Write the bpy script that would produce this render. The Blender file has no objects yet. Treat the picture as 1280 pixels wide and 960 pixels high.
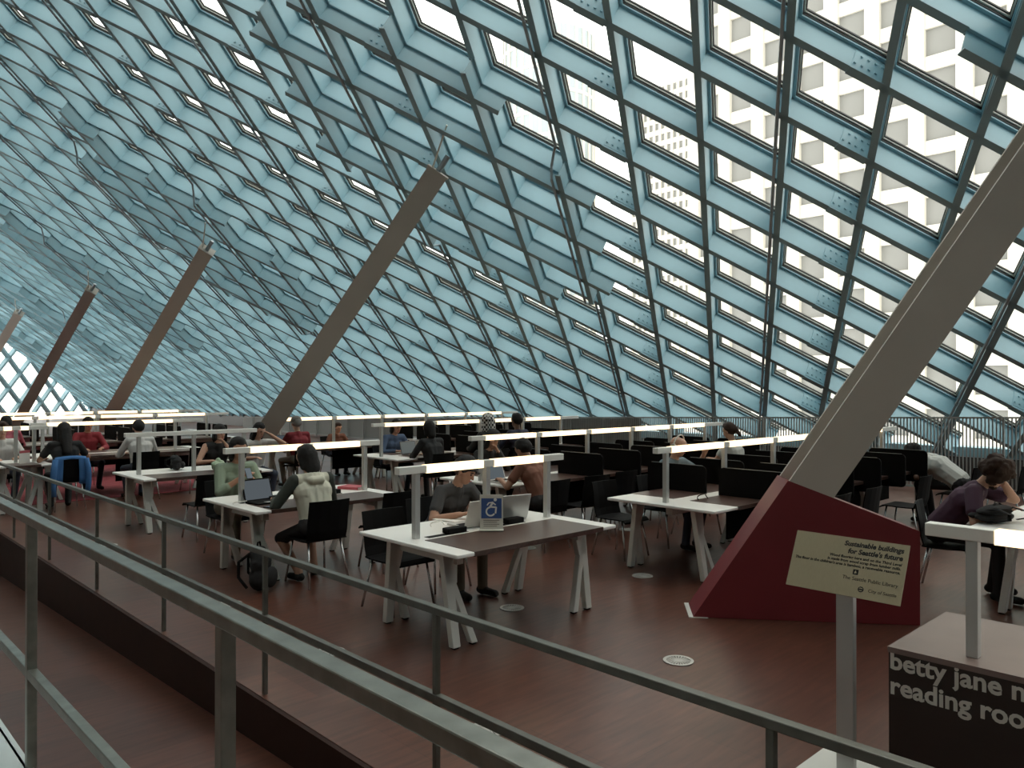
import bpy, bmesh, math, random
import numpy as np
from mathutils import Vector, Matrix
random.seed(7)

# ------------------------------------------------------------------ camera
# World: X runs across the room (towards the low edge of the sloping glass), Y runs along the
# room, Z is up; the reading-room floor is z = 0.  Photo frame taken as 1280 x 960.
F = 970.0
SU, CU = 0.690121, 0.723694            # the camera looks between +X and +Y
CAMZ = 1.90
PITCH = math.atan(4.0 / F)
sc = bpy.context.scene
cd = bpy.data.cameras.new('camera'); cam = bpy.data.objects.new('camera', cd)
sc.collection.objects.link(cam); sc.camera = cam
cd.sensor_width = 36.0; cd.lens = F / 1280 * 36.0
cd.clip_start = 0.05; cd.clip_end = 1500
cam.location = (0, 0, CAMZ)
cam.rotation_euler = (math.pi / 2 + PITCH, 0, math.atan2(CU, SU) - math.pi / 2)

# ------------------------------------------------------------------ sky and exposure
w = bpy.data.worlds.new('overcast'); sc.world = w; w.use_nodes = True
wn = w.node_tree.nodes; wn.clear()
wo = wn.new('ShaderNodeOutputWorld'); wb = wn.new('ShaderNodeBackground')
wb.inputs[0].default_value = (1.0, 0.985, 0.945, 1); wb.inputs[1].default_value = 3.0
w.node_tree.links.new(wb.outputs[0], wo.inputs[0])
vs = sc.view_settings
sc.display_settings.display_device = 'sRGB'
vs.view_transform = 'Standard'; vs.look = 'None'; vs.gamma = 1.0; vs.use_curve_mapping = False
vs.exposure = 0.08
cy = sc.cycles
cy.max_bounces = 5; cy.diffuse_bounces = 3; cy.glossy_bounces = 2; cy.transmission_bounces = 2
cy.transparent_max_bounces = 6; cy.caustics_reflective = False; cy.caustics_refractive = False
cy.debug_use_spatial_splits = True
cy.use_adaptive_sampling = True; cy.adaptive_threshold = 0.03; cy.use_denoising = True

# ------------------------------------------------------------------ projection helpers
def cam_to_world(xc, dc, z):
    return Vector((CU * xc + SU * dc, -SU * xc + CU * dc, z))
def ray(px, py):
    x = (px - 640) / F; y = (py - 480) / F
    fw = math.cos(PITCH) + y * math.sin(PITCH) ; up = math.sin(PITCH) - y * math.cos(PITCH)
    return x, fw, up
def G(px, py, z=0.0):                   # photo pixel -> point on the level plane at height z
    x, f_, u = ray(px, py); t = (z - CAMZ) / u
    return cam_to_world(x * t, f_ * t, z)
def at_y(px, Y, z=0.0):                 # point on the vertical photo column px with room coordinate Y
    r = (px - 640) / F
    # xc = CU*X - SU*Y ; dc = SU*X + CU*Y ; xc = r*dc
    X = (r * CU + SU) * Y / (CU - r * SU)
    return Vector((X, Y, z))
def project(p):
    dx, dy = p[0], p[1]; xc = CU * dx - SU * dy; fw = SU * dx + CU * dy; dz = p[2] - CAMZ
    d = fw * math.cos(PITCH) + dz * math.sin(PITCH); yy = dz * math.cos(PITCH) - fw * math.sin(PITCH)
    if d < 0.05: return None
    return 640 + F * xc / d, 480 - F * yy / d, d

# ------------------------------------------------------------------ materials
def mat(name, col, rough=0.5, metal=0.0, noise=0.0, nscale=8.0, spec=0.5, bump=0.0, stretch=None):
    m = bpy.data.materials.new(name); m.use_nodes = True
    nt = m.node_tree; b = nt.nodes['Principled BSDF']
    b.inputs['Base Color'].default_value = (*col, 1); b.inputs['Roughness'].default_value = rough
    b.inputs['Metallic'].default_value = metal; b.inputs['Specular IOR Level'].default_value = spec
    if noise or bump:
        tc = nt.nodes.new('ShaderNodeTexCoord'); nz = nt.nodes.new('ShaderNodeTexNoise')
        nz.inputs['Scale'].default_value = nscale; nz.inputs['Detail'].default_value = 5
        src = tc.outputs['Object']
        if stretch:
            mp = nt.nodes.new('ShaderNodeMapping'); mp.inputs['Scale'].default_value = stretch
            nt.links.new(src, mp.inputs[0]); src = mp.outputs[0]
        nt.links.new(src, nz.inputs[0])
        if noise:
            rp = nt.nodes.new('ShaderNodeValToRGB')
            rp.color_ramp.elements[0].position = 0.3; rp.color_ramp.elements[1].position = 0.7
            rp.color_ramp.elements[0].color = (*[c * (1 - noise) for c in col], 1)
            rp.color_ramp.elements[1].color = (*[min(1, c * (1 + noise)) for c in col], 1)
            nt.links.new(nz.outputs[0], rp.inputs[0]); nt.links.new(rp.outputs[0], b.inputs['Base Color'])
        if bump:
            bp = nt.nodes.new('ShaderNodeBump'); bp.inputs['Strength'].default_value = bump
            nt.links.new(nz.outputs[0], bp.inputs['Height']); nt.links.new(bp.outputs[0], b.inputs['Normal'])
    return m
def emit(name, col, s):
    m = bpy.data.materials.new(name); m.use_nodes = True; nt = m.node_tree; nt.nodes.clear()
    o = nt.nodes.new('ShaderNodeOutputMaterial'); e = nt.nodes.new('ShaderNodeEmission')
    e.inputs[0].default_value = (*col, 1); e.inputs[1].default_value = s
    nt.links.new(e.outputs[0], o.inputs[0]); return m
def glass_mat(name, tint):
    m = bpy.data.materials.new(name); m.use_nodes = True; nt = m.node_tree; nt.nodes.clear()
    o = nt.nodes.new('ShaderNodeOutputMaterial'); mx = nt.nodes.new('ShaderNodeMixShader')
    t = nt.nodes.new('ShaderNodeBsdfTransparent'); g = nt.nodes.new('ShaderNodeBsdfGlossy')
    fr = nt.nodes.new('ShaderNodeFresnel'); fr.inputs[0].default_value = 1.06
    t.inputs[0].default_value = (*tint, 1); g.inputs['Roughness'].default_value = 0.02
    nt.links.new(fr.outputs[0], mx.inputs[0]); nt.links.new(t.outputs[0], mx.inputs[1])
    nt.links.new(g.outputs[0], mx.inputs[2]); nt.links.new(mx.outputs[0], o.inputs[0]); return m
M = {}
M['steel_blue'] = mat('blue painted steel', (0.28, 0.455, 0.525), 0.45, noise=0.05, nscale=1.5)
M['gasket'] = mat('black gasket', (0.02, 0.02, 0.02), 0.6)
M['cream_bar'] = mat('cream glazing bar', (0.75, 0.76, 0.68), 0.35)
M['glass'] = glass_mat('clear pane', (0.96, 0.97, 0.95))
M['pipe'] = mat('grey pipe', (0.35, 0.42, 0.46), 0.35, 0.4)
M['column'] = mat('taupe column paint', (0.50, 0.455, 0.40), 0.55, noise=0.04, nscale=2)
M['red'] = mat('dark red plinth paint', (0.175, 0.020, 0.026), 0.45, noise=0.05, nscale=2)
M['galv'] = mat('galvanised steel', (0.23, 0.235, 0.21), 0.35, 0.75, noise=0.18, nscale=14)
M['rail_dark'] = mat('dark galvanised rail', (0.125, 0.125, 0.11), 0.38, 0.6, noise=0.15, nscale=12)
M['white_top'] = mat('white laminate', (0.86, 0.85, 0.82), 0.3)
M['white_leg'] = mat('off white painted leg', (0.62, 0.62, 0.58), 0.4)
M['dark_wood'] = mat('dark brown desk inlay', (0.075, 0.042, 0.034), 0.32, noise=0.25, nscale=30, stretch=(1, 12, 1))
M['alu'] = mat('brushed aluminium', (0.55, 0.56, 0.55), 0.35, 0.6)
M['lampwhite'] = mat('white lamp housing', (0.88, 0.87, 0.82), 0.4)
M['lamp'] = emit('lit lamp diffuser', (1.0, 0.75, 0.44), 2.4)
M['black'] = mat('black plastic', (0.006, 0.006, 0.0065), 0.65, spec=0.1)
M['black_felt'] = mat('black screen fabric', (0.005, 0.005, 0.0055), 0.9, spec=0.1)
M['chrome'] = mat('chrome tube', (0.6, 0.6, 0.6), 0.22, 0.9)
M['gunmetal'] = mat('dark metal', (0.10, 0.10, 0.10), 0.4, 0.6)
M['fence'] = mat('grey fence paint', (0.34, 0.35, 0.335), 0.5)
M['panel_grey'] = mat('grey panel paint', (0.24, 0.25, 0.235), 0.55)
M['brass'] = mat('brushed champagne plate', (0.40, 0.345, 0.235), 0.38, 0.7, noise=0.06, nscale=40, stretch=(1, 20, 1))
M['ink'] = mat('black print', (0.012, 0.011, 0.010), 0.6)
M['ink_soft'] = mat('grey brown print', (0.07, 0.06, 0.045), 0.6)
M['letter'] = mat('pale grey lettering', (0.62, 0.60, 0.55), 0.5)
M['desk_front'] = mat('dark brown desk front', (0.022, 0.014, 0.012), 0.45)
M['desk_top'] = mat('brown grey desk top', (0.20, 0.145, 0.13), 0.35, noise=0.08, nscale=5)
M['carpet'] = mat('red carpet', (0.20, 0.028, 0.036), 0.95, noise=0.5, nscale=5, stretch=(0.4, 4, 1))
M['steel_plate'] = mat('pale steel floor plate', (0.55, 0.60, 0.60), 0.4, 0.3, noise=0.06, nscale=3)
M['grille'] = mat('pale grey grille', (0.50, 0.49, 0.46), 0.4, 0.3)
M['concrete'] = mat('pale concrete', (0.60, 0.575, 0.51), 0.8, noise=0.03, nscale=0.3)
M['facade_glass'] = mat('hazy facade glass', (0.235, 0.235, 0.225), 0.6, noise=0.15, nscale=0.12, spec=0.2)  # dark windows paled to light grey, distance haze painted into the colour
M['facade_blue'] = mat('hazy blue facade glass', (0.33, 0.38, 0.40), 0.6, noise=0.1, nscale=0.1)  # blue washed out the same way, haze mixed into the colour
M['backwall'] = mat('pale plaster', (0.36, 0.345, 0.325), 0.8)
def solid(name, col, rough=0.8, **k):
    if name not in M: M[name] = mat(name, col, rough, **k)
    return M[name]

def floor_material(name, base):
    m = bpy.data.materials.new(name); m.use_nodes = True; nt = m.node_tree
    b = nt.nodes['Principled BSDF']; L = nt.links.new
    tc = nt.nodes.new('ShaderNodeTexCoord')
    br = nt.nodes.new('ShaderNodeTexBrick'); br.inputs['Scale'].default_value = 1.0
    br.inputs['Brick Width'].default_value = 1.22; br.inputs['Row Height'].default_value = 0.61
    br.inputs['Mortar Size'].default_value = 0.0025; br.offset = 0.5
    c1 = tuple(c * 0.80 for c in base); c2 = tuple(c * 1.24 for c in base)
    br.inputs['Color1'].default_value = (*c1, 1); br.inputs['Color2'].default_value = (*c2, 1)
    br.inputs['Mortar'].default_value = (*[c * 0.72 for c in base], 1)
    L(tc.outputs['Object'], br.inputs[0])
    nz = nt.nodes.new('ShaderNodeTexNoise'); nz.inputs['Scale'].default_value = 3.0; nz.inputs['Detail'].default_value = 8
    mp = nt.nodes.new('ShaderNodeMapping'); mp.inputs['Scale'].default_value = (1.0, 9.0, 1.0)
    L(tc.outputs['Object'], mp.inputs[0]); L(mp.outputs[0], nz.inputs[0])
    rp = nt.nodes.new('ShaderNodeValToRGB'); rp.color_ramp.elements[0].color = (0.7, 0.68, 0.67, 1)
    rp.color_ramp.elements[1].color = (1.30, 1.24, 1.20, 1)
    rp.color_ramp.elements[0].position = 0.3; rp.color_ramp.elements[1].position = 0.7
    L(nz.outputs[0], rp.inputs[0])
    mx = nt.nodes.new('ShaderNodeMix'); mx.data_type = 'RGBA'; mx.blend_type = 'MULTIPLY'
    mx.inputs[0].default_value = 1.0; L(br.outputs['Color'], mx.inputs[6]); L(rp.outputs[0], mx.inputs[7])
    L(mx.outputs[2], b.inputs['Base Color'])
    n2 = nt.nodes.new('ShaderNodeTexNoise'); n2.inputs['Scale'].default_value = 1.3; n2.inputs['Detail'].default_value = 4
    L(tc.outputs['Object'], n2.inputs[0])
    mr = nt.nodes.new('ShaderNodeMapRange'); mr.inputs[3].default_value = 0.25; mr.inputs[4].default_value = 0.38
    L(n2.outputs[0], mr.inputs[0]); L(mr.outputs[0], b.inputs['Roughness'])
    b.inputs['Specular IOR Level'].default_value = 0.42
    return m
M['floor'] = floor_material('wood block floor', (0.086, 0.035, 0.024))
M['ramp'] = floor_material('wood block ramp', (0.080, 0.034, 0.024))
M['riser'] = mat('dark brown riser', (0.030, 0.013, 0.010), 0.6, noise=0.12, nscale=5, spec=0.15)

# ------------------------------------------------------------------ mesh helpers
COL = sc.collection
class MB:                                # collects shapes, builds ONE mesh object
    def __init__(s): s.v = []; s.f = []; s.m = []
    def add(s, vs_, fs, mi=0):
        o = len(s.v); s.v += [tuple(v) for v in vs_]; s.f += [[i + o for i in f] for f in fs]; s.m += [mi] * len(fs)
    def box(s, a, b, mi=0):
        x0, y0, z0 = a; x1, y1, z1 = b
        s.hexa([(x0,y0,z0),(x1,y0,z0),(x1,y1,z0),(x0,y1,z0),(x0,y0,z1),(x1,y0,z1),(x1,y1,z1),(x0,y1,z1)], mi)
    def hexa(s, p, mi=0):
        s.add(p, [(0,3,2,1),(4,5,6,7),(0,1,5,4),(1,2,6,5),(2,3,7,6),(3,0,4,7)], mi)
    def bar(s, p, q, ax, ay, wx, wy, mi=0):       # box from p to q, cross axes ax, ay with half sizes
        p, q, ax, ay = Vector(p), Vector(q), Vector(ax) * wx, Vector(ay) * wy
        n = max(1, int((q - p).length / 1.2)); o = len(s.v)      # short lengths keep the ray tracing quick
        for k in range(n + 1):
            c = p.lerp(q, k / n); s.v += [tuple(c-ax-ay), tuple(c+ax-ay), tuple(c+ax+ay), tuple(c-ax+ay)]
        fs = [[o+3, o+2, o+1, o], [o+4*n, o+4*n+1, o+4*n+2, o+4*n+3]]
        for k in range(n):
            a = o + 4*k; fs += [[a+i, a+(i+1) % 4, a+4+(i+1) % 4, a+4+i] for i in range(4)]
        s.f += fs; s.m += [mi] * len(fs)
    def tube(s, pts, r, n=8, mi=0, cap=True):
        pts = [Vector(p) for p in pts]; rs = r if isinstance(r, (list, tuple)) else [r] * len(pts)
        o = len(s.v); prev = None
        for k, p in enumerate(pts):
            t = (pts[min(k+1, len(pts)-1)] - pts[max(k-1, 0)]).normalized()
            if prev is None:
                a = t.orthogonal().normalized()
            else:
                a = (prev - t * prev.dot(t)).normalized()
            prev = a; b = t.cross(a)
            for i in range(n):
                an = 2 * math.pi * i / n
                s.v.append(tuple(p + (a * math.cos(an) + b * math.sin(an)) * rs[k]))
        for k in range(len(pts) - 1):
            for i in range(n):
                j = (i + 1) % n
                s.f.append([o+k*n+i, o+k*n+j, o+(k+1)*n+j, o+(k+1)*n+i]); s.m.append(mi)
        if cap:
            s.f.append([o+i for i in reversed(range(n))]); s.m.append(mi)
            s.f.append([o+(len(pts)-1)*n+i for i in range(n)]); s.m.append(mi)
    def prism(s, poly, axis_off, mi=0):           # polygon (3-D points) extruded by a vector
        n = len(poly); off = Vector(axis_off); a = [Vector(p) for p in poly]; b = [p + off for p in a]
        s.add(a + b, [list(reversed(range(n))), [n+i for i in range(n)]] + [[i, (i+1) % n, n+(i+1) % n, n+i] for i in range(n)], mi)
    def sphere(s, c, r, n=12, mi=0):
        c = Vector(c); rx, ry, rz = (r, r, r) if not isinstance(r, (tuple, list)) else r; o = len(s.v); k = n // 2
        for i in range(1, k):
            for j in range(n):
                a = math.pi * i / k; b = 2 * math.pi * j / n
                s.v.append((c.x + rx*math.sin(a)*math.cos(b), c.y + ry*math.sin(a)*math.sin(b), c.z + rz*math.cos(a)))
        top = len(s.v); s.v.append((c.x, c.y, c.z + rz)); s.v.append((c.x, c.y, c.z - rz))
        for i in range(k - 2):
            for j in range(n):
                j2 = (j+1) % n; s.f.append([o+i*n+j, o+(i+1)*n+j, o+(i+1)*n+j2, o+i*n+j2]); s.m.append(mi)
        for j in range(n):
            j2 = (j+1) % n
            s.f.append([top, o+j, o+j2]); s.m.append(mi); s.f.append([top+1, o+(k-2)*n+j2, o+(k-2)*n+j]); s.m.append(mi)
    def mesh(s, name, mats):
        me = bpy.data.meshes.new(name); me.from_pydata(s.v, [], s.f)
        for m_ in (mats if isinstance(mats, (list, tuple)) else [mats]): me.materials.append(M[m_] if isinstance(m_, str) else m_)
        me.polygons.foreach_set('material_index', s.m)
        bm = bmesh.new(); bm.from_mesh(me); bmesh.ops.recalc_face_normals(bm, faces=bm.faces[:]); bm.to_mesh(me); bm.free()
        me.update(); return me
    def build(s, name, mats, parent=None, smooth=False, bevel=0.0):
        me = s.mesh(name, mats); o = bpy.data.objects.new(name, me); COL.objects.link(o)
        if parent: o.parent = parent
        if smooth: me.polygons.foreach_set('use_smooth', [True] * len(me.polygons))
        if bevel:
            md = o.modifiers.new('bevel', 'BEVEL'); md.width = bevel; md.segments = 2; md.limit_method = 'ANGLE'
        return o
def inst(name, me, parent=None, loc=None, mtx=None):
    o = bpy.data.objects.new(name, me); COL.objects.link(o)
    if parent: o.parent = parent
    if loc is not None: o.location = loc
    if mtx is not None: o.matrix_local = mtx
    return o
def empty(name, loc=(0,0,0), rz=0.0):
    o = bpy.data.objects.new(name, None); o.empty_display_size = 0.2; COL.objects.link(o)
    o.location = loc; o.rotation_euler = (0, 0, rz); return o
def tag(o, label, cat, group=None):
    o['label'] = label; o['category'] = cat
    if group: o['group'] = group
    return o
def struct(o, label=None):
    o['kind'] = 'structure'
    if label: o['label'] = label
    return o
def stuff(o, label=None, cat=None):
    o['kind'] = 'stuff'
    if label: o['label'] = label
    if cat: o['category'] = cat
    return o
def copy_tree(o, parent=None):
    c = o.copy(); COL.objects.link(c); c.parent = parent
    for ch in list(o.children): copy_tree(ch, c)
    return c
def text_mesh(name, body, size, mats, parent, mtx, offset=0.0, extrude=0.0008, align='LEFT', shear=0.0, spacing=1.0):
    cu = bpy.data.curves.new(name, 'FONT'); cu.body = body; cu.size = size; cu.offset = offset
    cu.extrude = extrude; cu.align_x = align; cu.shear = shear; cu.space_character = spacing; cu.resolution_u = 3
    t = bpy.data.objects.new(name, cu); COL.objects.link(t)
    dg = bpy.context.evaluated_depsgraph_get(); me = bpy.data.meshes.new_from_object(t.evaluated_get(dg))
    bpy.data.objects.remove(t); bpy.data.curves.remove(cu)
    me.materials.clear(); me.materials.append(M[mats])
    return inst(name, me, parent, mtx=mtx)

# ================================================================== STRUCTURE
EDGE = 2.18          # X of the reading-room floor edge above the ramp
NEAR = 0.80          # X of the guard rail beside the photographer
Y0, Y1 = -12.0, 64.0
XB = -7.0            # back of the room
# floor slab (ends under the low edge of the glass)
b = MB(); b.box((EDGE, Y0, -0.30), (19.5, Y1, 0.0)); fl = struct(b.build('floor', 'floor'), 'reddish brown wood block floor of the reading room')
b = MB(); b.box((2.3, 14.4, 0.0), (6.4, 30.0, 0.008)); cp = struct(b.build('floor_carpet', 'carpet'), 'red streaked carpet')
# riser between floor and ramp
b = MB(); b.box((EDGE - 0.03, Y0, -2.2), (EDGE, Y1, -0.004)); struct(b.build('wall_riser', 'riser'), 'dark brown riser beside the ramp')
# ramp falls away along +Y
zr = lambda y: -0.115 - 0.036 * y
b = MB()
b.hexa([(NEAR, Y0, zr(Y0)-.2), (EDGE-.03, Y0, zr(Y0)-.2), (EDGE-.03, 50, zr(50)-.2), (NEAR, 50, zr(50)-.2),
        (NEAR, Y0, zr(Y0)), (EDGE-.03, Y0, zr(Y0)), (EDGE-.03, 50, zr(50)), (NEAR, 50, zr(50))])
struct(b.build('floor_ramp', 'ramp'), 'brown ramp sunk beside the reading room floor')
# photographer's landing with a steel edge plate
LZ = 0.30
b = MB(); b.box((XB, Y0, LZ-2.6), (NEAR-.03, Y1, LZ-.004)); struct(b.build('floor_landing', 'ramp'), 'upper landing floor')
b = MB(); b.box((NEAR-.36, Y0, LZ-.004), (NEAR-.19, Y1, LZ+.004)); b.box((NEAR-.185, Y0, LZ-.004), (NEAR-.02, Y1, LZ+.004)); b.box((NEAR-.03, Y0, -2.2), (NEAR, Y1, LZ+.004))
struct(b.build('trim_1', 'steel_plate'), 'pale steel plates edging the upper landing')

# ---- sloping glass: lattice measured on the photograph, inner flange plane
EI = Vector((0.86957521, -0.73959395, -0.56935855))
EJ = Vector((0.8872054, 0.51924585, -0.58812591))
P00 = Vector((5.98561117, 7.7767586, 7.66894317))
NRM = EJ.cross(EI); NRM.normalize()
if NRM.z < 0: NRM = -NRM
D1, D2 = 0.37, 0.33
XMAX = 16.75
def LP(i, j, off=0.0): return P00 + EI * i + EJ * j + NRM * off
END_A, END_B = Vector((10.4, 55.3, 0)), Vector((16.9, 62.0, 0))
ED = (END_B - END_A).normalized()
def end_y(x): return END_A.y + (x - END_A.x) * ED.y / ED.x
def inside(p): return XB <= p.x <= XMAX and Y0 <= p.y <= end_y(p.x)
roof = empty('ceiling_glass'); struct(roof, 'sloping glass wall on a blue steel diamond grid')
def clip(o, d):                       # parameter range of o + t*d within the roof outline
    t0, t1 = -200.0, 200.0
    cons = [(-1, 0, -XB), (1, 0, XMAX), (0, -1, -Y0)]
    k = ED.y / ED.x; cons.append((-k, 1, END_A.y - k * END_A.x))
    for a_, b_, c_ in cons:
        g = a_ * d.x + b_ * d.y; h = c_ - (a_ * o.x + b_ * o.y)
        if abs(g) < 1e-9: continue
        if g > 0: t1 = min(t1, h / g)
        else: t0 = max(t0, h / g)
    return t0, t1
def beam(name, p, q, side, deep=False):
    b = MB(); n = NRM
    if deep:
        b.bar(p - n*D2, q - n*D2, side, n, .050, .012); b.bar(p - n*D2/2, q - n*D2/2, side, n, .007, D2/2 - .012)
        b.bar(p - n*.012, q - n*.012, side, n, .047, .011)
    else:
        b.bar(p, q, side, n, .048, .012); b.bar(p + n*D1/2, q + n*D1/2, side, n, .007, D1/2 - .012)
        b.bar(p + n*D1, q + n*D1, side, n, .048, .012)
        b.bar(p + n*(D1+.030), q + n*(D1+.030), side, n, .055, .018, 2)
        b.bar(p + n*(D1+.058), q + n*(D1+.058), side, n, .072, .012, 1)
        b.bar(p + n*(D1+.080), q + n*(D1+.080), side, n, .084, .012, 2)
    return b.build(name, ['steel_blue', 'cream_bar', 'gasket'], roof)
sideA = NRM.cross(EJ).normalized(); sideB = NRM.cross(EI).normalized()
ARANGE, BRANGE = {}, {}
for i in range(-75, 60):
    t0, t1 = clip(LP(i, 0), EJ)
    if t1 - t0 > 0.5: ARANGE[i] = (t0, t1); beam('beam', LP(i, t0), LP(i, t1), sideA)
for j in range(-60, 75):
    t0, t1 = clip(LP(0, j), EI)
    if t1 - t0 > 0.5: BRANGE[j] = (t0, t1); beam('beam', LP(t0, j), LP(t1, j), sideB)
# doubled grid over each column head
ZA = {-3: (2.45, 5.3), -2: (0.5, 6.4), -1: (1.55, 6.4), 0: (1.6, 6.4), 1: (2.65, 5.6)}
ZB = {1: (-2.4, -1.7), 2: (-2.4, 0.35), 3: (-3.4, 1.4), 4: (-3.4, 1.4), 5: (-3.4, 1.4), 6: (-2.4, 0.35)}
for k in range(-1, 5):
    di, dj = -8 * k, 8 * k
    for i, (a, c) in ZA.items(): beam('doubled_beam', LP(i+di, a+dj), LP(i+di, c+dj), sideA, True)
    for j, (a, c) in ZB.items(): beam('doubled_beam', LP(a+di, j+dj), LP(c+di, j+dj), sideB, True)
# panes: the 300 that show largest one by one, the rest joined
cells = []
for i in ARANGE:
    for j in BRANGE:
        c = LP(i + .5, j + .5, D1)
        if XB - .3 <= c.x <= XMAX + .1 and Y0 <= c.y <= end_y(c.x) - .3:
            pr = project(c); area = 0
            if pr and -60 < pr[0] < 1340 and -60 < pr[1] < 560:
                area = abs((c - Vector((0, 0, CAMZ))).normalized().dot(NRM)) / pr[2] ** 2
            cells.append((area, i, j))
cells.sort(reverse=True)
def pane_shape(b, o):
    m_ = 0.035
    q = [o + EI*m_ + EJ*m_, o + EI*(1-m_) + EJ*m_, o + EI*(1-m_) + EJ*(1-m_), o + EI*m_ + EJ*(1-m_)]
    b.hexa(q + [p + NRM * .016 for p in q])
b = MB(); pane_shape(b, Vector((0, 0, 0))); pane_me = b.mesh('pane', 'glass')
for a, i, j in cells[:300]: inst('pane', pane_me, roof, LP(i, j, D1 + .066))
b = MB()
for a, i, j in cells[300:]: pane_shape(b, LP(i, j, D1 + .066))
stuff(b.build('distant_panes', 'glass', roof))
# bolted splice plates on the shallow beams beside every third steep beam
def splice_mesh(off):
    b = MB(); e = EI.normalized(); zero = -e * .28; off_f = D1/2 + .018 if off > 0 else D2/2 + .018
    b.bar(zero - e*.20 + NRM*off, zero + e*.20 + NRM*off, sideB, NRM, .016, .14)
    b.bar(zero - e*.22 + NRM*(off-off_f), zero + e*.22 + NRM*(off-off_f), sideB, NRM, .056, .008)
    for r in (-.07, .07):
        for s_ in (-.14, -.047, .047, .14):
            c = zero + e*(s_ + (.03 if r > 0 else -.03)) + NRM*(off + r); 
            b.tube([c - sideB*.034, c + sideB*.034], .017, 6)
    return b.mesh('splice_plate', 'steel_blue')
sp_me, sp_deep = splice_mesh(D1/2), splice_mesh(-D2/2)
cand = []
for i in ARANGE:
    if (i - 2) % 3: continue
    for j in BRANGE:
        p = LP(i, j)
        pr = project(p)
        if pr and inside(p) and -40 < pr[0] < 1320 and -40 < pr[1] < 540: cand.append((pr[2], i, j))
cand.sort()
for d_, i, j in cand[:230]: inst('splice_plate', sp_me, roof, LP(i, j))
for k in range(-1, 3):
    for (i, j) in ((-1, 2), (-1, 3), (-1, 4), (-1, 5), (-1, 6)): inst('splice_plate', sp_deep, roof, LP(i - 8*k, j + 8*k))
# service pipes under every third steep beam (dropping below the doubled grid)
for i in ARANGE:
    if (i - 1) % 3: continue
    t0, t1 = ARANGE[i]; pts = []; e = sideA * .085
    zone = None
    for k in range(-1, 5):
        ii = i + 8*k
        if ii in ZA: zone = (ZA[ii][0] + 8*k, ZA[ii][1] + 8*k)
    lo = -.045
    pts.append(LP(i, t0) + e + NRM*lo)
    if zone:
        a, c = zone
        pts += [LP(i, a-.30) + e + NRM*lo, LP(i, a-.05) + e*1.7 + NRM*(lo-.16), LP(i, a+.05) + e*1.2 + NRM*(lo-D2), LP(i, c-.05) + e*1.2 + NRM*(lo-D2), LP(i, c+.12) + e*1.7 + NRM*(lo-.2), LP(i, c+.25) + e + NRM*lo]
    pts.append(LP(i, t1) + e + NRM*lo)
    fine = [pts[0]]
    for a_, c_ in zip(pts[:-1], pts[1:]):
        m_ = max(1, int((c_ - a_).length / 1.2)); fine += [a_.lerp(c_, (q + 1) / m_) for q in range(m_)]
    b = MB(); b.tube(fine, .024, 8)
    n_ = int((t1 - t0) / 2)
    for q in range(n_):
        t = t0 + 1 + 2*q
        if zone and zone[0] - .4 < t < zone[1] + .4: continue
        c = LP(i, t) + e + NRM*lo; u = EJ.normalized()
        b.tube([c - u*.03, c + u*.03], .034, 8); b.bar(c, c + NRM*.05, sideA, EJ.normalized(), .008, .02)
    b.build('service_pipe', 'pipe', roof, smooth=False)
# low edge beam and kerb under the glass
b = MB(); pe = LP(0, 0); zlow = P00.z + (XMAX - P00.x) * (EI.z / EI.x + EJ.z / EJ.x) / 2
b.box((XMAX - .02, Y0, zlow - .02), (XMAX + .5, 62, zlow + .16)); struct(b.build('trim_2', 'steel_blue'), 'blue edge beam along the foot of the glass')
b = MB(); b.box((XMAX - .1, Y0, 0), (XMAX + .45, 62, zlow - .022)); struct(b.build('wall_kerb', 'gunmetal'), 'dark kerb under the glass')

# ---- far end facade of diamond panes
endw = empty('wall_far_glass'); struct(endw, 'far glazed end wall of pale diamond panes')
def zroof(x): return P00.z + (x - P00.x) * -0.659
EN = Vector((ED.y, -ED.x, 0))                       # towards the room
pitch_s, pitch_z = 2.15, 1.85
def EP(s, z, off=0): return Vector((END_A.x, END_A.y, 0)) + ED * s + Vector((0, 0, z)) + EN * off
smin, smax = -13.0, 9.3
def end_in(s, z): return z > 0.05 and z < zroof(END_A.x + ED.x * s) + .1 and smin < s < smax
slope = pitch_z / pitch_s
for fam in (1, -1):
    for k in range(-26, 30):
        pts = []
        s = smin
        while s <= smax:
            z = fam * slope * (s - k * pitch_s)
            if end_in(s, z): pts.append(s)
            s += .05
        if len(pts) > 8:
            a, c = pts[0], pts[-1]; p, q = EP(a, fam*slope*(a - k*pitch_s)), EP(c, fam*slope*(c - k*pitch_s))
            u = (q - p).normalized(); b = MB(); b.bar(p, q, EN.cross(u), EN, .075, .13)
            b.build('end_beam', 'steel_blue', endw)
for a in range(-26, 30):
    for c in range(-26, 30):
        s = (a + c) / 2 * pitch_s; z = (c - a) / 2 * pitch_z
        if end_in(s, z + pitch_z/2) and end_in(s, max(z, .2)):
            q = [EP(s, z, -.1), EP(s + pitch_s/2, z + pitch_z/2, -.1), EP(s, z + pitch_z, -.1), EP(s - pitch_s/2, z + pitch_z/2, -.1)]
            b = MB(); b.prism(q, -EN * .02); b.build('pane', 'glass', endw)
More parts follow.
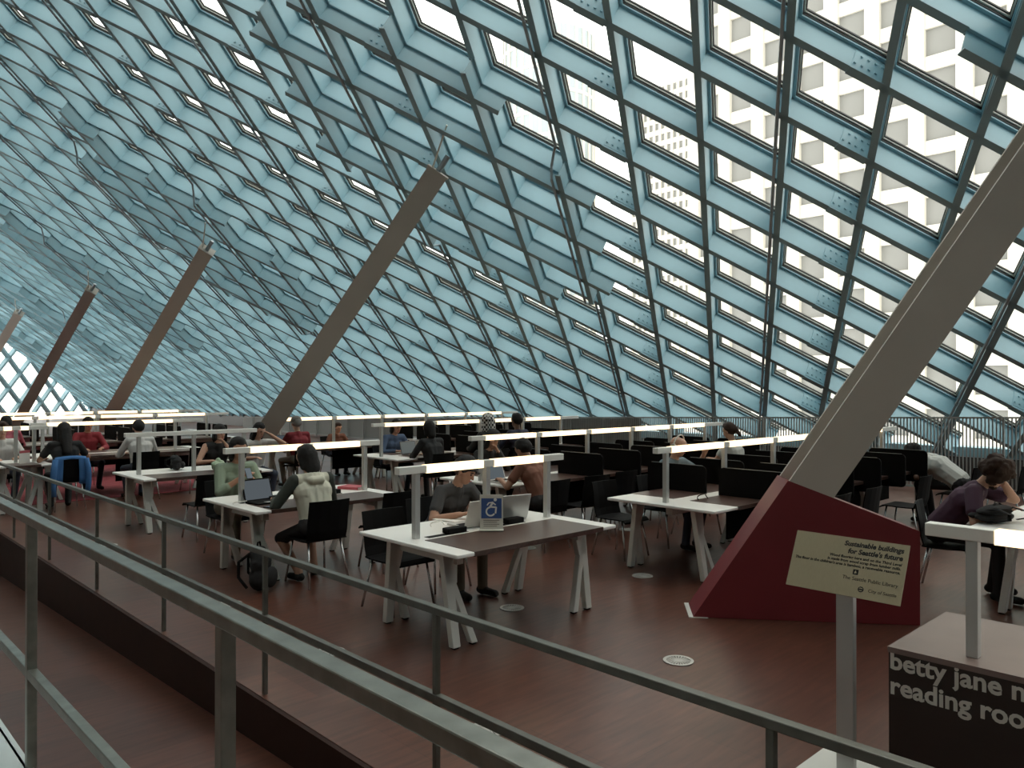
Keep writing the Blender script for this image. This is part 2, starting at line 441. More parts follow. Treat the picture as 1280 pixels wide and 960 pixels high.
# closing walls outside the view
b = MB(); b.box((XB - .3, Y0, -2.5), (XB, end_y(XB), zroof(XB) + .6)); struct(b.build('wall_back', 'backwall'))
b = MB(); b.prism([(XB, Y0, -2.5), (XMAX + .5, Y0, -.3), (XMAX + .5, Y0, zroof(XMAX)), (XB, Y0, zroof(XB) + .5)], (0, -.3, 0)); struct(b.build('wall_near_end', 'backwall'))
b = MB(); q0, q1 = EP(smin, 0), EP(smin, 0); b.box((XB, end_y(XB) - .2, -2.5), (q0.x + .2, end_y(XB), zroof(XB) + .4)); struct(b.build('wall_far_end', 'backwall'))

# ---- fence of upright bars with grey panels along the foot of the glass
FX = 15.25
ftop = lambda y: 1.4976 - 0.0276 * y
fen = empty('fence', (FX, 0, 0)); tag(fen, 'grey steel fence of closely set upright bars along the foot of the glass', 'fence')
b = MB(); b.hexa([(-.02, -5, ftop(-5)-.03), (.02, -5, ftop(-5)-.03), (.02, 33, ftop(33)-.03), (-.02, 33, ftop(33)-.03),
                  (-.02, -5, ftop(-5)), (.02, -5, ftop(-5)), (.02, 33, ftop(33)), (-.02, 33, ftop(33))]); b.build('top_rail', 'fence', fen)
b = MB(); b.box((-.02, -5, .06), (.02, 33, .10)); b.build('bottom_rail', 'fence', fen)
y = 0.2
for k in range(298):
    b = MB(); b.box((-.009, y - .010, .1), (.009, y + .010, ftop(y) - .02)); b.build('fence_bar', 'fence', fen); y += .058
y = -5.0
while y < 33.1:
    b = MB(); b.box((-.05, y - .014, 0), (-.02, y + .014, ftop(y) - .01)); b.build('fence_post', 'fence', fen); y += 1.1 * (2 if y < 11 else 1)
y = 11.5
while y < 33:
    b = MB(); b.hexa([(.03, y+.01, .08), (.06, y+.01, .08), (.06, y+1.09, .08), (.03, y+1.09, .08), (.03, y+.01, ftop(y)-.04), (.06, y+.01, ftop(y)-.04), (.06, y+1.09, ftop(y+1.1)-.04), (.03, y+1.09, ftop(y+1.1)-.04)])
    b.build('fence_panel', 'panel_grey', fen); y += 1.1

# ---- leaning columns
TOPS = [(1617, -150), (550, 210), (260, 310), (115, 360), (25, 390)]
T2 = Vector((8.709, 11.015, 5.84)); B2 = (335, 540)
def column(name, base, top, label, group, face=None):
    ax = (top - base).normalized(); hor = Vector((ax.x, ax.y, 0)).normalized(); pv = Vector((0, 0, 1)).cross(hor).normalized()  # plan side
    if face is not None: pv = (face - ax*face.dot(ax)).normalized()
    nn = ax.cross(pv).normalized()
    o = empty(name, (base.x, base.y, base.z)); tag(o, label, 'column', group)
    def L(v): return v - base
    h, w_ = .18, .175
    b = MB()
    # I section: two flanges facing sideways (plan side) joined by a web
    for s_ in (-1, 1): b.bar(L(base) + pv*s_*w_, L(top) + pv*s_*w_, nn, pv, h, .017)
    b.build('flange', 'column', o) if False else None
    b2 = MB(); b2.bar(L(base), L(top), pv, nn, w_ - .017, .014)
    b.build('flanges', 'column', o); b2.build('web', 'column', o)
    b3 = MB(); e = top - ax*.03
    b3.bar(L(e), L(e) + ax*.03, pv, nn, w_ + .03, h + .02); b3.build('cap_plate', 'column', o)
    b4 = MB(); b4.tube([L(top) - pv*.05, L(top) + ax*.30 - pv*.05], .05, 10); b4.build('pin', 'pipe', o)
    b5 = MB(); s0 = top - ax*.05 + nn*0.1; b5.tube([L(s0), L(s0) + Vector((-.25, -.85, .75))*.75], .016, 6); b5.build('brace_rod', 'cream_bar', o)
    return o
UV = Vector((0, 1, 0))
STEP = 10.85
colgroup = 'leaning columns under the sloping glass'
o0 = cam_to_world(1.494, 6.41, 0); o1 = cam_to_world(3.25, 6.185, 0)       # front foot of the red plinth
ld = (o1 - o0).normalized(); bk = Vector((-ld.y, ld.x, 0)); zz = Vector((0, 0, 1)); Wd = 0.40
if (SU*bk.x + CU*bk.y) < 0: bk = -bk
cdir = (ld * .664 + zz).normalized()
baseA = o0 + ld*(.664*.55 + .232) + bk*(Wd/2) + zz*.55
topA = baseA + cdir * ((P00 - NRM*(D2 + .25) - baseA).dot(NRM) / cdir.dot(NRM))
def hit_roof(px, py, off):
    x, f_, u = ray(px, py); d = cam_to_world(x, f_, u); o = Vector((0, 0, CAMZ))
    t = (P00 + NRM*off - o).dot(NRM) / d.dot(NRM); return o + d*t
column('leaning_column', baseA, topA, 'taupe leaning steel column rising from the dark red plinth', colgroup)
cl = ['taupe leaning steel column standing between the long study desks, next after the red plinth column',
      'slimmer looking leaning steel column, third from the red plinth', 'leaning steel column, fourth from the red plinth, against the far glazed end wall',
      'leaning steel column, fifth and last from the red plinth']
for k, (tp, bp) in enumerate((((548, 214), (333, 541)), ((259, 312), (136, 522)), ((115, 362), (26, 520)), ((24, 391), (-45, 505)))):
    top = hit_roof(tp[0], tp[1], -D2 - .25)
    dk = 6.5 + 7.85 * (k + 1); x, f_, u = ray(*bp); t = dk / f_
    bpnt = cam_to_world(x*t, f_*t, CAMZ + u*t); dirv = (bpnt - top).normalized(); bpnt = top + dirv * ((top.z) / -dirv.z)
    mid_ = (bpnt + top)/2 - Vector((0, 0, CAMZ)); column('leaning_column', bpnt, top, cl[k], colgroup, Vector((mid_.x, mid_.y, 0)).normalized())
# red plinth at the first column
pl = empty('column_plinth', o0); tag(pl, 'dark red wedge shaped plinth at the foot of the nearest leaning column', 'plinth')
b = MB()
b.prism([Vector((0,0,.004)), ld*1.77 + zz*.004, ld*1.77 + zz*.752, ld*.757 + zz*1.141], bk * Wd); b.build('plinth_body', 'red', pl)
b = MB(); b.prism([-ld*.035 - bk*.012, ld*.12 - bk*.012, ld*.12 + bk*(Wd+.02), -ld*.035 + bk*(Wd+.02)], (0, 0, .006)); b.build('base_plate', 'white_leg', pl)

# ================================================================== RAILINGS
def railing(x, zf, ztop, zmid, posts, y0, y1, wid, hgt, pw, matn, label, midw):
    o = empty('guard_railing', (x, 0, zf)); tag(o, label, 'railing')
    b = MB(); b.box((-wid/2, y0, ztop - zf - hgt), (wid/2, y1, ztop - zf)); b.build('top_rail', matn, o, bevel=.004)
    b = MB(); b.box((-midw/2, y0, zmid - zf - .02), (midw/2, y1, zmid - zf + .02)); b.build('mid_rail', matn, o, bevel=.003)
    for y in posts:
        b = MB(); b.box((-pw*.5, y - pw/2, .004), (pw*.5, y + pw/2, ztop - zf - hgt)); b.build('post', matn, o, bevel=.003)
    return o
railing(EDGE + .03, 0, .895, .475, [-2.3, -.57, 1.17, 2.82, 4.53, 6.24, 7.96, 9.68, 11.4, 13.1, 14.8, 16.5, 18.2], -6, 20, .040, .034, .028, 'rail_dark',
        'dark galvanised guard railing standing along the edge of the reading room floor', .035)
railing(NEAR - .008, LZ, 1.363, .70, [-2.0, -.1, 1.83, 3.76, 5.7, 7.6, 9.5], -6, 12, .046, .036, .038, 'galv',
        'thick galvanised handrail on square posts beside the upper landing', .036)

# ================================================================== FURNITURE
LAMP_Z0, LAMP_Z1 = 1.235, 1.292
def lamp_on(t, x0, x1, posts, y, z0=.73, lit=None, along='x'):
    def P(a, c, z): return (a, y + c, z) if along == 'x' else (y + c, a, z)
    lb = MB(); lb.box(P(x0, -.032, LAMP_Z0), P(x1, .032, LAMP_Z1)); bar = lb.build('lamp_bar', 'lampwhite', t, bevel=.004)
    for p in posts:
        b = MB(); b.box(P(p - .024, -.024, z0), P(p + .024, .024, LAMP_Z0)); b.build('lamp_post', 'alu', t, bevel=.003)
    for (a, c) in lit:
        b = MB(); b.box(P(a, -.0345, LAMP_Z0 - .003), P(c, .0345, LAMP_Z1 + .0015)); b.build('diffuser', 'lamp', bar)
def table_leg(t, x, y, sx, sy):
    b = MB(); th = .028; lean = -.10 * sy
    def p(dx, z): return (x + dx*sx, y + lean * (z / .69), z)
    for pts in ([p(-.02, .012), p(.05, .012), p(.075, .69), p(-.005, .69)], [p(-.185, .012), p(-.125, .012), p(.035, .50), p(-.02, .50)]):
        b.prism([(q[0], q[1] - th, q[2]) for q in pts], (0, 2*th, 0))
    b.prism([(q[0], q[1] - th, q[2]) for q in (p(-.04, .46), p(.06, .46), p(.075, .69), p(-.07, .69))], (0, 2*th, 0))
    lg = b.build('leg', 'white_leg', t, bevel=.006)
    b = MB()
    for dx in (.015, -.155): q = p(dx, 0); b.box((q[0]-.02, q[1]-.02, 0), (q[0]+.02, q[1]+.02, .014))
    b.build('foot_glide', 'black', lg)
def open_table(x0, x1, y0, y1, label, inlay=True, lampy=None, slots=True, lit=True):
    t = empty('reading_table', (0, 0, 0)); tag(t, label, 'table')
    yc = lampy if lampy is not None else (y0 + y1) / 2
    b = MB(); b.box((x0, y0, .700), (x1, y1, .730)); b.build('tabletop', 'white_top', t, bevel=.008)
    if inlay:
        b = MB(); b.box((x0 + .16, y0 - .003, .696), (x1 - .17, yc - .10, .7335)); b.build('wood_inlay', 'dark_wood', t, bevel=.002)
    if slots:
        for a in (.25, .62):
            xx = x0 + (x1 - x0) * a
            b = MB(); b.box((xx - .20, yc - .055, .728), (xx + .20, yc + .01, .7325)); s_ = b.build('power_slot', 'black', t)
            b = MB(); b.box((xx + .0, yc - .05, .7325), (xx + .19, yc + .04, .775)); b.build('socket_block', 'black', s_, bevel=.008)
    for sx in (1, -1):
        for sy in (1, -1):
            table_leg(t, (x0 + .16) if sx < 0 else (x1 - .16), (y0 + .20) if sy < 0 else (y1 - .20), sx, sy)
    b = MB(); b.box((x0 + .18, y0 + .22, .60), (x0 + .24, y1 - .22, .699)); b.box((x1 - .24, y0 + .22, .60), (x1 - .18, y1 - .22, .699)); b.box((x0 + .24, (y0+y1)/2 - .03, .62), (x1 - .24, (y0+y1)/2 + .03, .699))
    b.build('under_frame', 'white_leg', t)
    xm = (x0 + x1) / 2; pa, pb = x0 + .15, x1 - .14
    lamp_on(t, x0 - .03, x1 + .05, [pa, (pa+pb)/2, pb], yc, lit=[(pa + .08, (pa+pb)/2 - .06), ((pa+pb)/2 + .06, pb - .08)] if lit else [])
    return t
def long_desk(x0, x1, yc, label, nlit=None, screens=(), unlit_end=.5, ncolour='white_top', open_len=1.75):
    t = empty('study_desk', (0, 0, 0)); tag(t, label, 'desk', None)
    y0, y1 = yc - .65, yc + .65
    b = MB(); b.box((x0, y0, .700), (x1, y1, .730)); b.build('desktop', ncolour, t, bevel=.008)
    b = MB(); b.box((x0 + .42, y0 - .003, .696), (x1 - .2, yc - .10, .7335)); b.build('wood_inlay', 'dark_wood', t)
    b = MB(); b.box((x0 + .42, yc + .10, .696), (x1 - .2, y1 + .003, .7335)); b.build('wood_inlay', 'dark_wood', t)
    n = max(2, round((x1 - x0) / 1.9) + 1)
    for k in range(n):
        xx = x0 + .16 + (x1 - x0 - .32) * k / (n - 1)
        for sy in (1, -1): table_leg(t, xx, (y0 + .20) if sy < 0 else (y1 - .20), 1 if k else -1, sy)
    b = MB(); b.box((x0 + .2, yc - .04, .60), (x1 - .2, yc + .04, .699)); b.build('under_frame', 'white_leg', t)
    np_ = max(2, int((x1 - x0) / .95)); posts = [x0 + .14 + (x1 - x0 - .14 - unlit_end) * k / (np_ - 1) for k in range(np_)]
    lit = [(posts[k] + .06, posts[k+1] - .06) for k in range(np_ - 1)]
    lamp_on(t, x0 - .04, x1 + .02, posts, yc, lit=lit)
    b = MB(); b.box((x0 + 1.3, yc - .012, .20), (x1 - .25, yc + .012, .598)); b.build('underdesk_shade', 'black_felt', t)  # black sheet added to darken the space under the desk
    for (xs, sy) in screens:                       # upright divider screens between seats
        ya, yb = (yc + .08, yc + .86) if sy > 0 else (yc - .86, yc - .08)
        b = MB(); r = .05; prof = []
        zt, zb = 1.03, .60
        for cx, cz, a0 in ((yb - r, zt - r, 0), (ya + r, zt - r, 90), (ya + r, zb + r, 180), (yb - r, zb + r, 270)):
            for q in range(4):
                an = math.radians(a0 + 30*q); prof.append((xs, cx + r*math.cos(an), cz + r*math.sin(an)))
        b.prism(prof, (.024, 0, 0)); s_ = b.build('privacy_screen', 'black_felt', t)
        b = MB(); b.box((xs + .002, ya + .05, zt - .001), (xs + .022, yb - .05, zt + .004)); b.build('edge_trim', 'gunmetal', s_)
    return t

def scr(x0, x1, step, sides=(1, -1)):
    out = []; x = x0
    while x <= x1:
        out += [(x, s_) for s_ in sides]; x += step
    return out
T1 = open_table(3.45, 5.20, 4.17, 5.42, 'white reading table with dark wood inlay holding the blue wheelchair sign', lampy=4.85)
T3 = open_table(3.28, 5.02, 6.92, 8.16, 'white lamp-lit reading table where the person in the pale hooded sweater sits', lampy=7.55)
T4 = open_table(3.40, 5.15, 10.32, 11.56, 'white reading table with the pale green bag on it', lampy=10.95, slots=False, lit=False)
T5 = open_table(2.34, 3.12, 13.4, 14.6, 'white reading table with a red and white notice card beside the floor railing', slots=False)
T6 = long_desk(3.20, 6.05, 15.1, 'long lamp-lit desk in front of the person with the blue jacket on the chair')
T7 = long_desk(2.6, 8.0, 18.4, 'far long lamp-lit desk standing on the red carpet, second behind the blue jacket chair', screens=scr(3.4, 7.6, 1.05))
T8 = long_desk(2.6, 8.5, 21.4, 'farthest long lamp-lit desk on the red carpet', screens=scr(3.4, 8.0, 1.05))
R1 = long_desk(6.42, 12.6, 4.62, 'long white study desk with black divider screens beside the red plinth', screens=scr(7.42, 11.5, .80))
R2 = long_desk(6.28, 12.0, 7.30, 'long study desk with black divider screens where the person in the brown shirt sits', screens=scr(7.75, 11.9, .80))
R3 = long_desk(7.3, 12.4, 11.0, 'long study desk with black divider screens where a dark haired person faces a laptop', screens=scr(9.0, 12.2, .95))
R4 = long_desk(7.1, 13.7, 14.2, 'long lamp-lit study desk in front of the grey fence panels', screens=scr(10.5, 13.5, .95))
R0 = open_table(7.33, 9.08, .83, 2.08, 'white reading table where the curly haired person in purple leans', slots=False)

# chairs
def chair_proto():
    c = empty('reading_chair')
    b = MB(); n = 8                                   # moulded seat, front edge rolled down
    prof = [(-.20, .445), (-.12, .438), (.0, .437), (.12, .442), (.19, .440), (.225, .415)]
    for k in range(len(prof) - 1):
        (ya, za), (yb, zb) = prof[k], prof[k+1]
        b.hexa([(-.215, ya, za - .014), (.215, ya, za - .014), (.215, yb, zb - .014), (-.215, yb, zb - .014), (-.215, ya, za), (.215, ya, za), (.215, yb, zb), (-.215, yb, zb)])
    b.build('seat', 'black', c)
    b = MB(); W2 = .215
    zs = [(.44, -.20), (.52, -.225), (.65, -.24), (.82, -.27)]
    for k in range(3):
        (za, ya), (zb, yb) = zs[k], zs[k+1]
        for q in range(4):
            xa, xb = -W2 + W2*q/2, -W2 + W2*(q+1)/2
            cv = lambda x: .025 * (x / W2) ** 2
            b.hexa([(xa, ya - .012 + cv(xa), za), (xb, ya - .012 + cv(xb), za), (xb, ya + cv(xb), za), (xa, ya + cv(xa), za),
                    (xa, yb - .012 + cv(xa), zb), (xb, yb - .012 + cv(xb), zb), (xb, yb + cv(xb), zb), (xa, yb + cv(xa), zb)])
    b.build('backrest', 'black', c)
    for sx in (-1, 1):
        for sy in (-1, 1):
            b = MB(); b.tube([(sx*.17, sy*.15, .43), (sx*.215, sy*.22 - (.03 if sy < 0 else 0), 0.0)], .011, 8); b.build('leg', 'chrome', c, smooth=True)
    b = MB()
    for sy in (-1, 1): b.tube([(-.17, sy*.15, .425), (.17, sy*.15, .425)], .010, 6)
    b.build('under_bar', 'chrome', c)
    return c
CH = chair_proto(); used = [False]
FWD, BACK = 0.0, math.pi                      # facing +Y, facing -Y
def chair(x, y, rz, label, group=None):
    c = CH if not used[0] else copy_tree(CH); used[0] = True
    c.location = (x, y, 0); c.rotation_euler = (0, 0, rz); tag(c, label, 'chair', group); return c
chair(3.86, 6.82, FWD, 'black chair under the person in the pale hooded sweater')
chair(4.72, 6.86, FWD, 'empty black chair beside the person in the pale hooded sweater')
chair(3.92, 5.52, BACK, 'empty black chair tucked behind the white table with the wheelchair sign')
chair(4.62, 5.86, BACK, 'black chair under the person in the cap and grey T-shirt')
chair(3.80, 8.62, BACK, 'black chair under the person in the green jacket holding a phone')
chair(3.98, 9.78, FWD, 'empty black chair in front of the table with the pale green bag')
chair(4.55, 13.9, FWD, 'black chair under the person in the white shirt near the carpet edge')
chair(3.32, 13.55, FWD, 'black chair with a blue jacket hanging on it')
chair(5.05, 12.1, BACK, 'black chair under the person resting a hand on the mouth')
chair(5.75, 12.2, BACK, 'black chair under the dark haired person raising a hand')
chair(6.62, 6.42, FWD, 'black chair under the person in the brown shirt')
for k, x in enumerate((7.36, 8.0, 8.85, 9.75)):
    chair(x, 6.42 + .06*(k % 2), FWD + .06*(k - 1.5), ('empty black chair next to the person in the brown shirt', 'empty black chair, second along from the person in the brown shirt',
          'empty black chair, third along from the person in the brown shirt', 'empty black chair, fourth along from the person in the brown shirt')[k], 'chairs at the second divided desk')
chair(11.0, 6.4, FWD, 'black chair under the person with the ponytail by the fence')
chair(7.25, 8.25, BACK, 'black chair under the person in black with a hand at the face')
chair(7.84, 5.55, BACK, 'black chair under the person wearing white headphones')
chair(6.95, 5.50, BACK, 'empty black chair under the open white end of the desk beside the red plinth', 'chairs at the first divided desk')
chair(8.64, 5.60, BACK, 'empty black chair next to the person wearing white headphones', 'chairs at the first divided desk')
for k, x in enumerate((7.82, 8.62, 10.2)): chair(x, 3.62, FWD, ('empty black chair directly behind the red plinth facing the divider screens', 'empty black chair between divider screens behind the red plinth, second along',
    'empty black chair next to the slumped person in the pale grey shirt')[k], 'chairs behind the red plinth')
chair(11.85, 3.50, FWD, 'black chair under the slumped person in the pale grey shirt')
chair(12.5, 3.1, FWD, 'empty black chair between the slumped person and the fence')
chair(7.92, 2.42, BACK + .2, 'black chair under the curly haired person in purple')
chair(8.2, 11.85, BACK, 'black chair under the person in the blue top')
chair(7.95, 10.2, FWD, 'black chair under the dark haired person facing a laptop')
chair(9.25, 10.25, FWD, 'black chair under the person with the checked headscarf')
chair(9.95, 10.25, FWD, 'black chair under the person in a dark purple top')
chair(7.2, 13.35, FWD, 'black chair under the person in the dark red sweater')
chair(9.3, 13.3, FWD, 'empty black chair to the side of the person in the dark red sweater')
chair(8.9, 14.95, BACK, 'black chair under the small person in front of the grey panels')
chair(5.6, 14.2, FWD, 'empty black chair next to the white shirted person at the carpet edge')
chair(3.3, 17.6, FWD, 'black chair under the person in the pink top on the red carpet', 'chairs on the red carpet')
chair(5.9, 17.6, FWD, 'empty black chair standing on the red carpet', 'chairs on the red carpet')

# ================================================================== SIGNS AND READING ROOM DESK
def frame(origin, x, y):
    x = Vector(x).normalized(); y = Vector(y).normalized(); z = x.cross(y)
    m = Matrix((x, y, z)).transposed().to_4x4(); m.translation = Vector(origin); return m
# champagne plate on a post
sg = empty('information_sign', (3.80, 1.62, 0)); tag(sg, 'champagne metal information plate on a slim steel post in front of the red plinth', 'sign')
b = MB(); b.box((-.02, -.042, .012), (.02, .042, 1.02)); b.build('post', 'alu', sg, bevel=.003)
b = MB(); b.box((-.16, -.20, 0), (.22, .20, .012)); b.build('base_plate', 'white_leg', sg)
tl = G(997, 662.5, 1.167); tlv = Vector((tl.x, tl.y, 1.167)) - Vector((3.80, 1.62, 0))
yv = Vector((.447, 0, .894)); xv = Vector((0, -1, 0)); zv = Vector((-.894, 0, .447))
PWD, PH = .545, .285
blv = tlv - yv * PH
b = MB(); q = [blv, blv + xv*PWD, blv + xv*PWD + yv*PH, blv + yv*PH]; b.prism(q, zv * -.006); plate = b.build('plate', 'brass', sg)
b = MB(); mid = blv + xv*PWD*.5 + yv*PH*.4 - zv*.008; b.box((-.02, -.03, mid.z - .08), (mid.x, .03, mid.z)); b.build('bracket', 'alu', sg)
def plate_text(name, body, size, u, v, mt, off=0.0, shear=0.0, align='RIGHT'):
    return text_mesh(name, body, size, mt, plate, frame(blv + xv*u + yv*v + zv*.0008, xv, yv), off, .0004, align, shear)
plate_text('heading', 'Sustainable buildings', .0335, PWD-.022, PH-.042, 'ink', .0012, .15)
plate_text('heading', "for Seattle's future", .0335, PWD-.022, PH-.078, 'ink', .0012, .15)
plate_text('body_text', 'Wood flooring here and on the Third Level', .0190, PWD-.022, PH-.104, 'ink', .0004, .12)
plate_text('body_text', 'is made from wood scrap from lumber mills.', .0190, PWD-.022, PH-.123, 'ink', .0004, .12)
plate_text('body_text', "The floor in the children's area is bamboo, a renewable resource.", .0190, PWD-.022, PH-.142, 'ink', .0004, .12)
plate_text('library_name', 'The Seattle Public Library', .0245, PWD-.022, PH-.205, 'ink_soft', 0, 0)
plate_text('city_name', 'City of Seattle', .022, PWD-.022, PH-.250, 'ink_soft', 0, .1)
def P2(u, v, h=.0008): return blv + xv*u + yv*v + zv*h
b = MB(); b.prism([P2(PWD-.232, PH-.178), P2(PWD-.207, PH-.178), P2(PWD-.207, PH-.153), P2(PWD-.232, PH-.153)], zv*.0006); lg = b.build('library_emblem', 'ink', plate)
b = MB(); b.prism([P2(PWD-.226, PH-.174, .0016), P2(PWD-.214, PH-.170, .0016), P2(PWD-.220, PH-.157, .0016), P2(PWD-.224, PH-.164, .0016)], zv*.0004); b.build('emblem_mark', 'brass', lg)
b = MB(); cu_, cv_ = PWD-.182, PH-.243
b.prism([P2(cu_ + .0135*math.cos(a*math.pi/10), cv_ + .0135*math.sin(a*math.pi/10)) for a in range(20)], zv*.0006); lg = b.build('city_emblem', 'ink', plate)
b = MB(); b.prism([P2(cu_ + .009*math.cos(math.radians(a)), cv_ + .004 + .004*math.sin(math.radians(a)), .0016) for a in range(180, -1, -30)] + [P2(cu_ + .005*math.cos(math.radians(a)), cv_ + .002 + .002*math.sin(math.radians(a)), .0016) for a in range(0, 181, 30)], zv*.0004)
b.prism([P2(cu_ + .008*math.cos(math.radians(a)), cv_ - .004 - .004*math.sin(math.radians(a)), .0016) for a in range(180, -1, -30)], zv*.0004); b.build('emblem_mark', 'brass', lg)

# desk with the reading-room lettering
dx0, dx1, dy0, dy1 = 3.65, 4.43, -.75, 1.37
dk = empty('lettered_desk', (0, 0, 0)); tag(dk, 'dark brown box desk lettered with the reading room name, carrying a lamp bar', 'desk')
b = MB(); b.box((dx0 + .004, dy0, 0), (dx1, dy1 - .004, .705)); b.build('body', 'desk_front', dk)
b = MB(); b.box((dx0, dy0 - .004, .705), (dx1 + .004, dy1, .730)); b.build('desk_top', 'desk_top', dk)
fm = lambda u, z: frame((dx0 + .003, dy1 - u, z), (0, -1, 0), (0, 0, 1))
def letters(body, size, m0):
    t = text_mesh('letter', body, size, 'letter', None, Matrix(), .0028, .001); src = t.data
    bm = bmesh.new(); bm.from_mesh(src); seen = set(); isl = []
    for v in bm.verts:
        if v in seen: continue
        st, grp = [v], []
        seen.add(v)
        while st:
            u = st.pop(); grp.append(u)
            for e in u.link_edges:
                q = e.other_vert(u)
                if q not in seen: seen.add(q); st.append(q)
        isl.append([min(p.co.x for p in grp), max(p.co.x for p in grp), set(f for p in grp for f in p.link_faces)])
    isl.sort(key=lambda q: q[0]); out = []
    for q in isl:
        if out and q[0] < out[-1][1] - .002 and (q[1] - q[0] < .03 or out[-1][1] - out[-1][0] < .03) and q[0] < (out[-1][0] + out[-1][1]) / 2: out[-1][1] = max(out[-1][1], q[1]); out[-1][2] |= q[2]
        else: out.append(q)
    for q in out:
        mb = MB()
        for f in q[2]: mb.add([tuple(v.co) for v in f.verts], [list(range(len(f.verts)))])
        me = bpy.data.meshes.new('letter'); me.from_pydata(mb.v, [], mb.f); me.materials.append(M['letter'])
        b2 = bmesh.new(); b2.from_mesh(me); bmesh.ops.remove_doubles(b2, verts=b2.verts[:], dist=1e-5); b2.to_mesh(me); b2.free()
        inst('letter', me, dk, mtx=m0)
    bm.free(); bpy.data.objects.remove(t)
letters('betty jane narver', .111, fm(.008, .634)); letters('reading room', .111, fm(.008, .522))
lamp_on(dk, -.35, 1.245, [1.06, .33, -.25], 3.78, along='y', lit=[(.42, .97), (-.18, .24)])
b = MB(); b.box((3.80, 1.055, .84), (3.812, 1.07, .865)); b.build('switch', 'black', dk)

# wheelchair sign on the near table
ws = empty('wheelchair_sign', (4.25, 4.70, .7335)); ws.rotation_euler = (0, 0, math.radians(0)); tag(ws, 'blue and white wheelchair symbol sign in a clear stand on the near white table', 'sign')
sw, sh_ = .19, .285
sx, sy_ = Vector((CU, -SU, 0)), Vector((0, 0, 1)); sn = sx.cross(sy_)
def S(u, v, h=0.0): return sx*(u - sw/2) + sy_*(v + .005) + sn*h
b = MB(); b.prism([S(0,0), S(sw,0), S(sw,sh_), S(0,sh_)], sn*-.004); card = b.build('card', 'letter', ws)
b = MB(); b.prism([S(-.004,0,-.01), S(sw+.004,0,-.01), S(sw+.004,.006,-.01), S(-.004,.006,-.01)], sn*.08); b.build('stand_foot', 'white_leg', ws)
solid('sign blue', (0.035, 0.085, 0.26), .5); solid('sign white', (.8, .8, .78), .5)
b = MB(); b.prism([S(.012,.092,.0006), S(sw-.012,.092,.0006), S(sw-.012,sh_-.03,.0006), S(.012,sh_-.03,.0006)], sn*.0006); bl = b.build('blue_field', 'sign blue', card)
def poly(pts): b.prism([S(.1 + x, .178 + y, .0016) for x, y in pts], sn*.0008)
b = MB()
poly([(.026 + .0135*math.cos(a*math.pi/8), .066 + .0135*math.sin(a*math.pi/8)) for a in range(16)])
ring = [math.radians(a) for a in range(95, 330, 18)]
for a0, a1 in zip(ring[:-1], ring[1:]):
    poly([(-.012 + r*math.cos(a), -.030 + r*math.sin(a)) for r, a in ((.028, a0), (.041, a0), (.041, a1), (.028, a1))])
def stroke(p, q, w_):
    p, q = Vector((*p, 0)), Vector((*q, 0)); t = (q - p).normalized(); n = Vector((-t.y, t.x, 0))*w_
    poly([tuple((p-n)[:2]), tuple((q-n)[:2]), tuple((q+n)[:2]), tuple((p+n)[:2])])
stroke((.010, .046), (-.018, .006), .008); stroke((-.018, .008), (.036, .004), .007); stroke((.034, .006), (.028, -.046), .007)
stroke((.010, .046), (-.026, .040), .005); stroke((-.026, .042), (-.040, .020), .005); stroke((.008, .040), (.030, .024), .005)
b.build('wheelchair_symbol', 'sign white', bl)
for k in range(4):
    b = MB(); b.prism([S(.03, .074 - k*.016, .0006), S(sw-.03-.02*(k % 2), .074 - k*.016, .0006), S(sw-.03-.02*(k % 2), .078 - k*.016, .0006), S(.03, .078 - k*.016, .0006)], sn*.0004); b.build('print_line', 'ink_soft', card)

# floor grilles
b = MB(); R = .105
for k in range(24):
    a0, a1 = 2*math.pi*k/24, 2*math.pi*(k+1)/24
    b.prism([(R*math.cos(a0), R*math.sin(a0), 0), (R*math.cos(a1), R*math.sin(a1), 0), (R*.80*math.cos(a1), R*.80*math.sin(a1), 0), (R*.80*math.cos(a0), R*.80*math.sin(a0), 0)], (0, 0, .005))
    am = a0 + .045; d_ = Vector((math.cos(am), math.sin(am), 0)); n = Vector((-d_.y, d_.x, 0))*.0055
    b.prism([d_*R*.25 - n*.6, d_*R*.82 - n, d_*R*.82 + n, d_*R*.25 + n*.6], (0, 0, .004))
b.prism([(R*.26*math.cos(a*math.pi/8), R*.26*math.sin(a*math.pi/8), 0) for a in range(16)], (0, 0, .0045))
b.prism([(R*.9*math.cos(a*math.pi/12), R*.9*math.sin(a*math.pi/12), .0004) for a in range(24)], (0, 0, .0004), 1)
gm = b.mesh('floor_grille', ['grille', 'ink'])
for px, py in ((848, 826), (612, 911), (413, 815), (803, 720), (640, 760), (659, 685), (782, 662), (287, 755), (135, 682), (85, 660)):
    p = G(px, py, 0.001); inst('floor_grille', gm, fl, p)

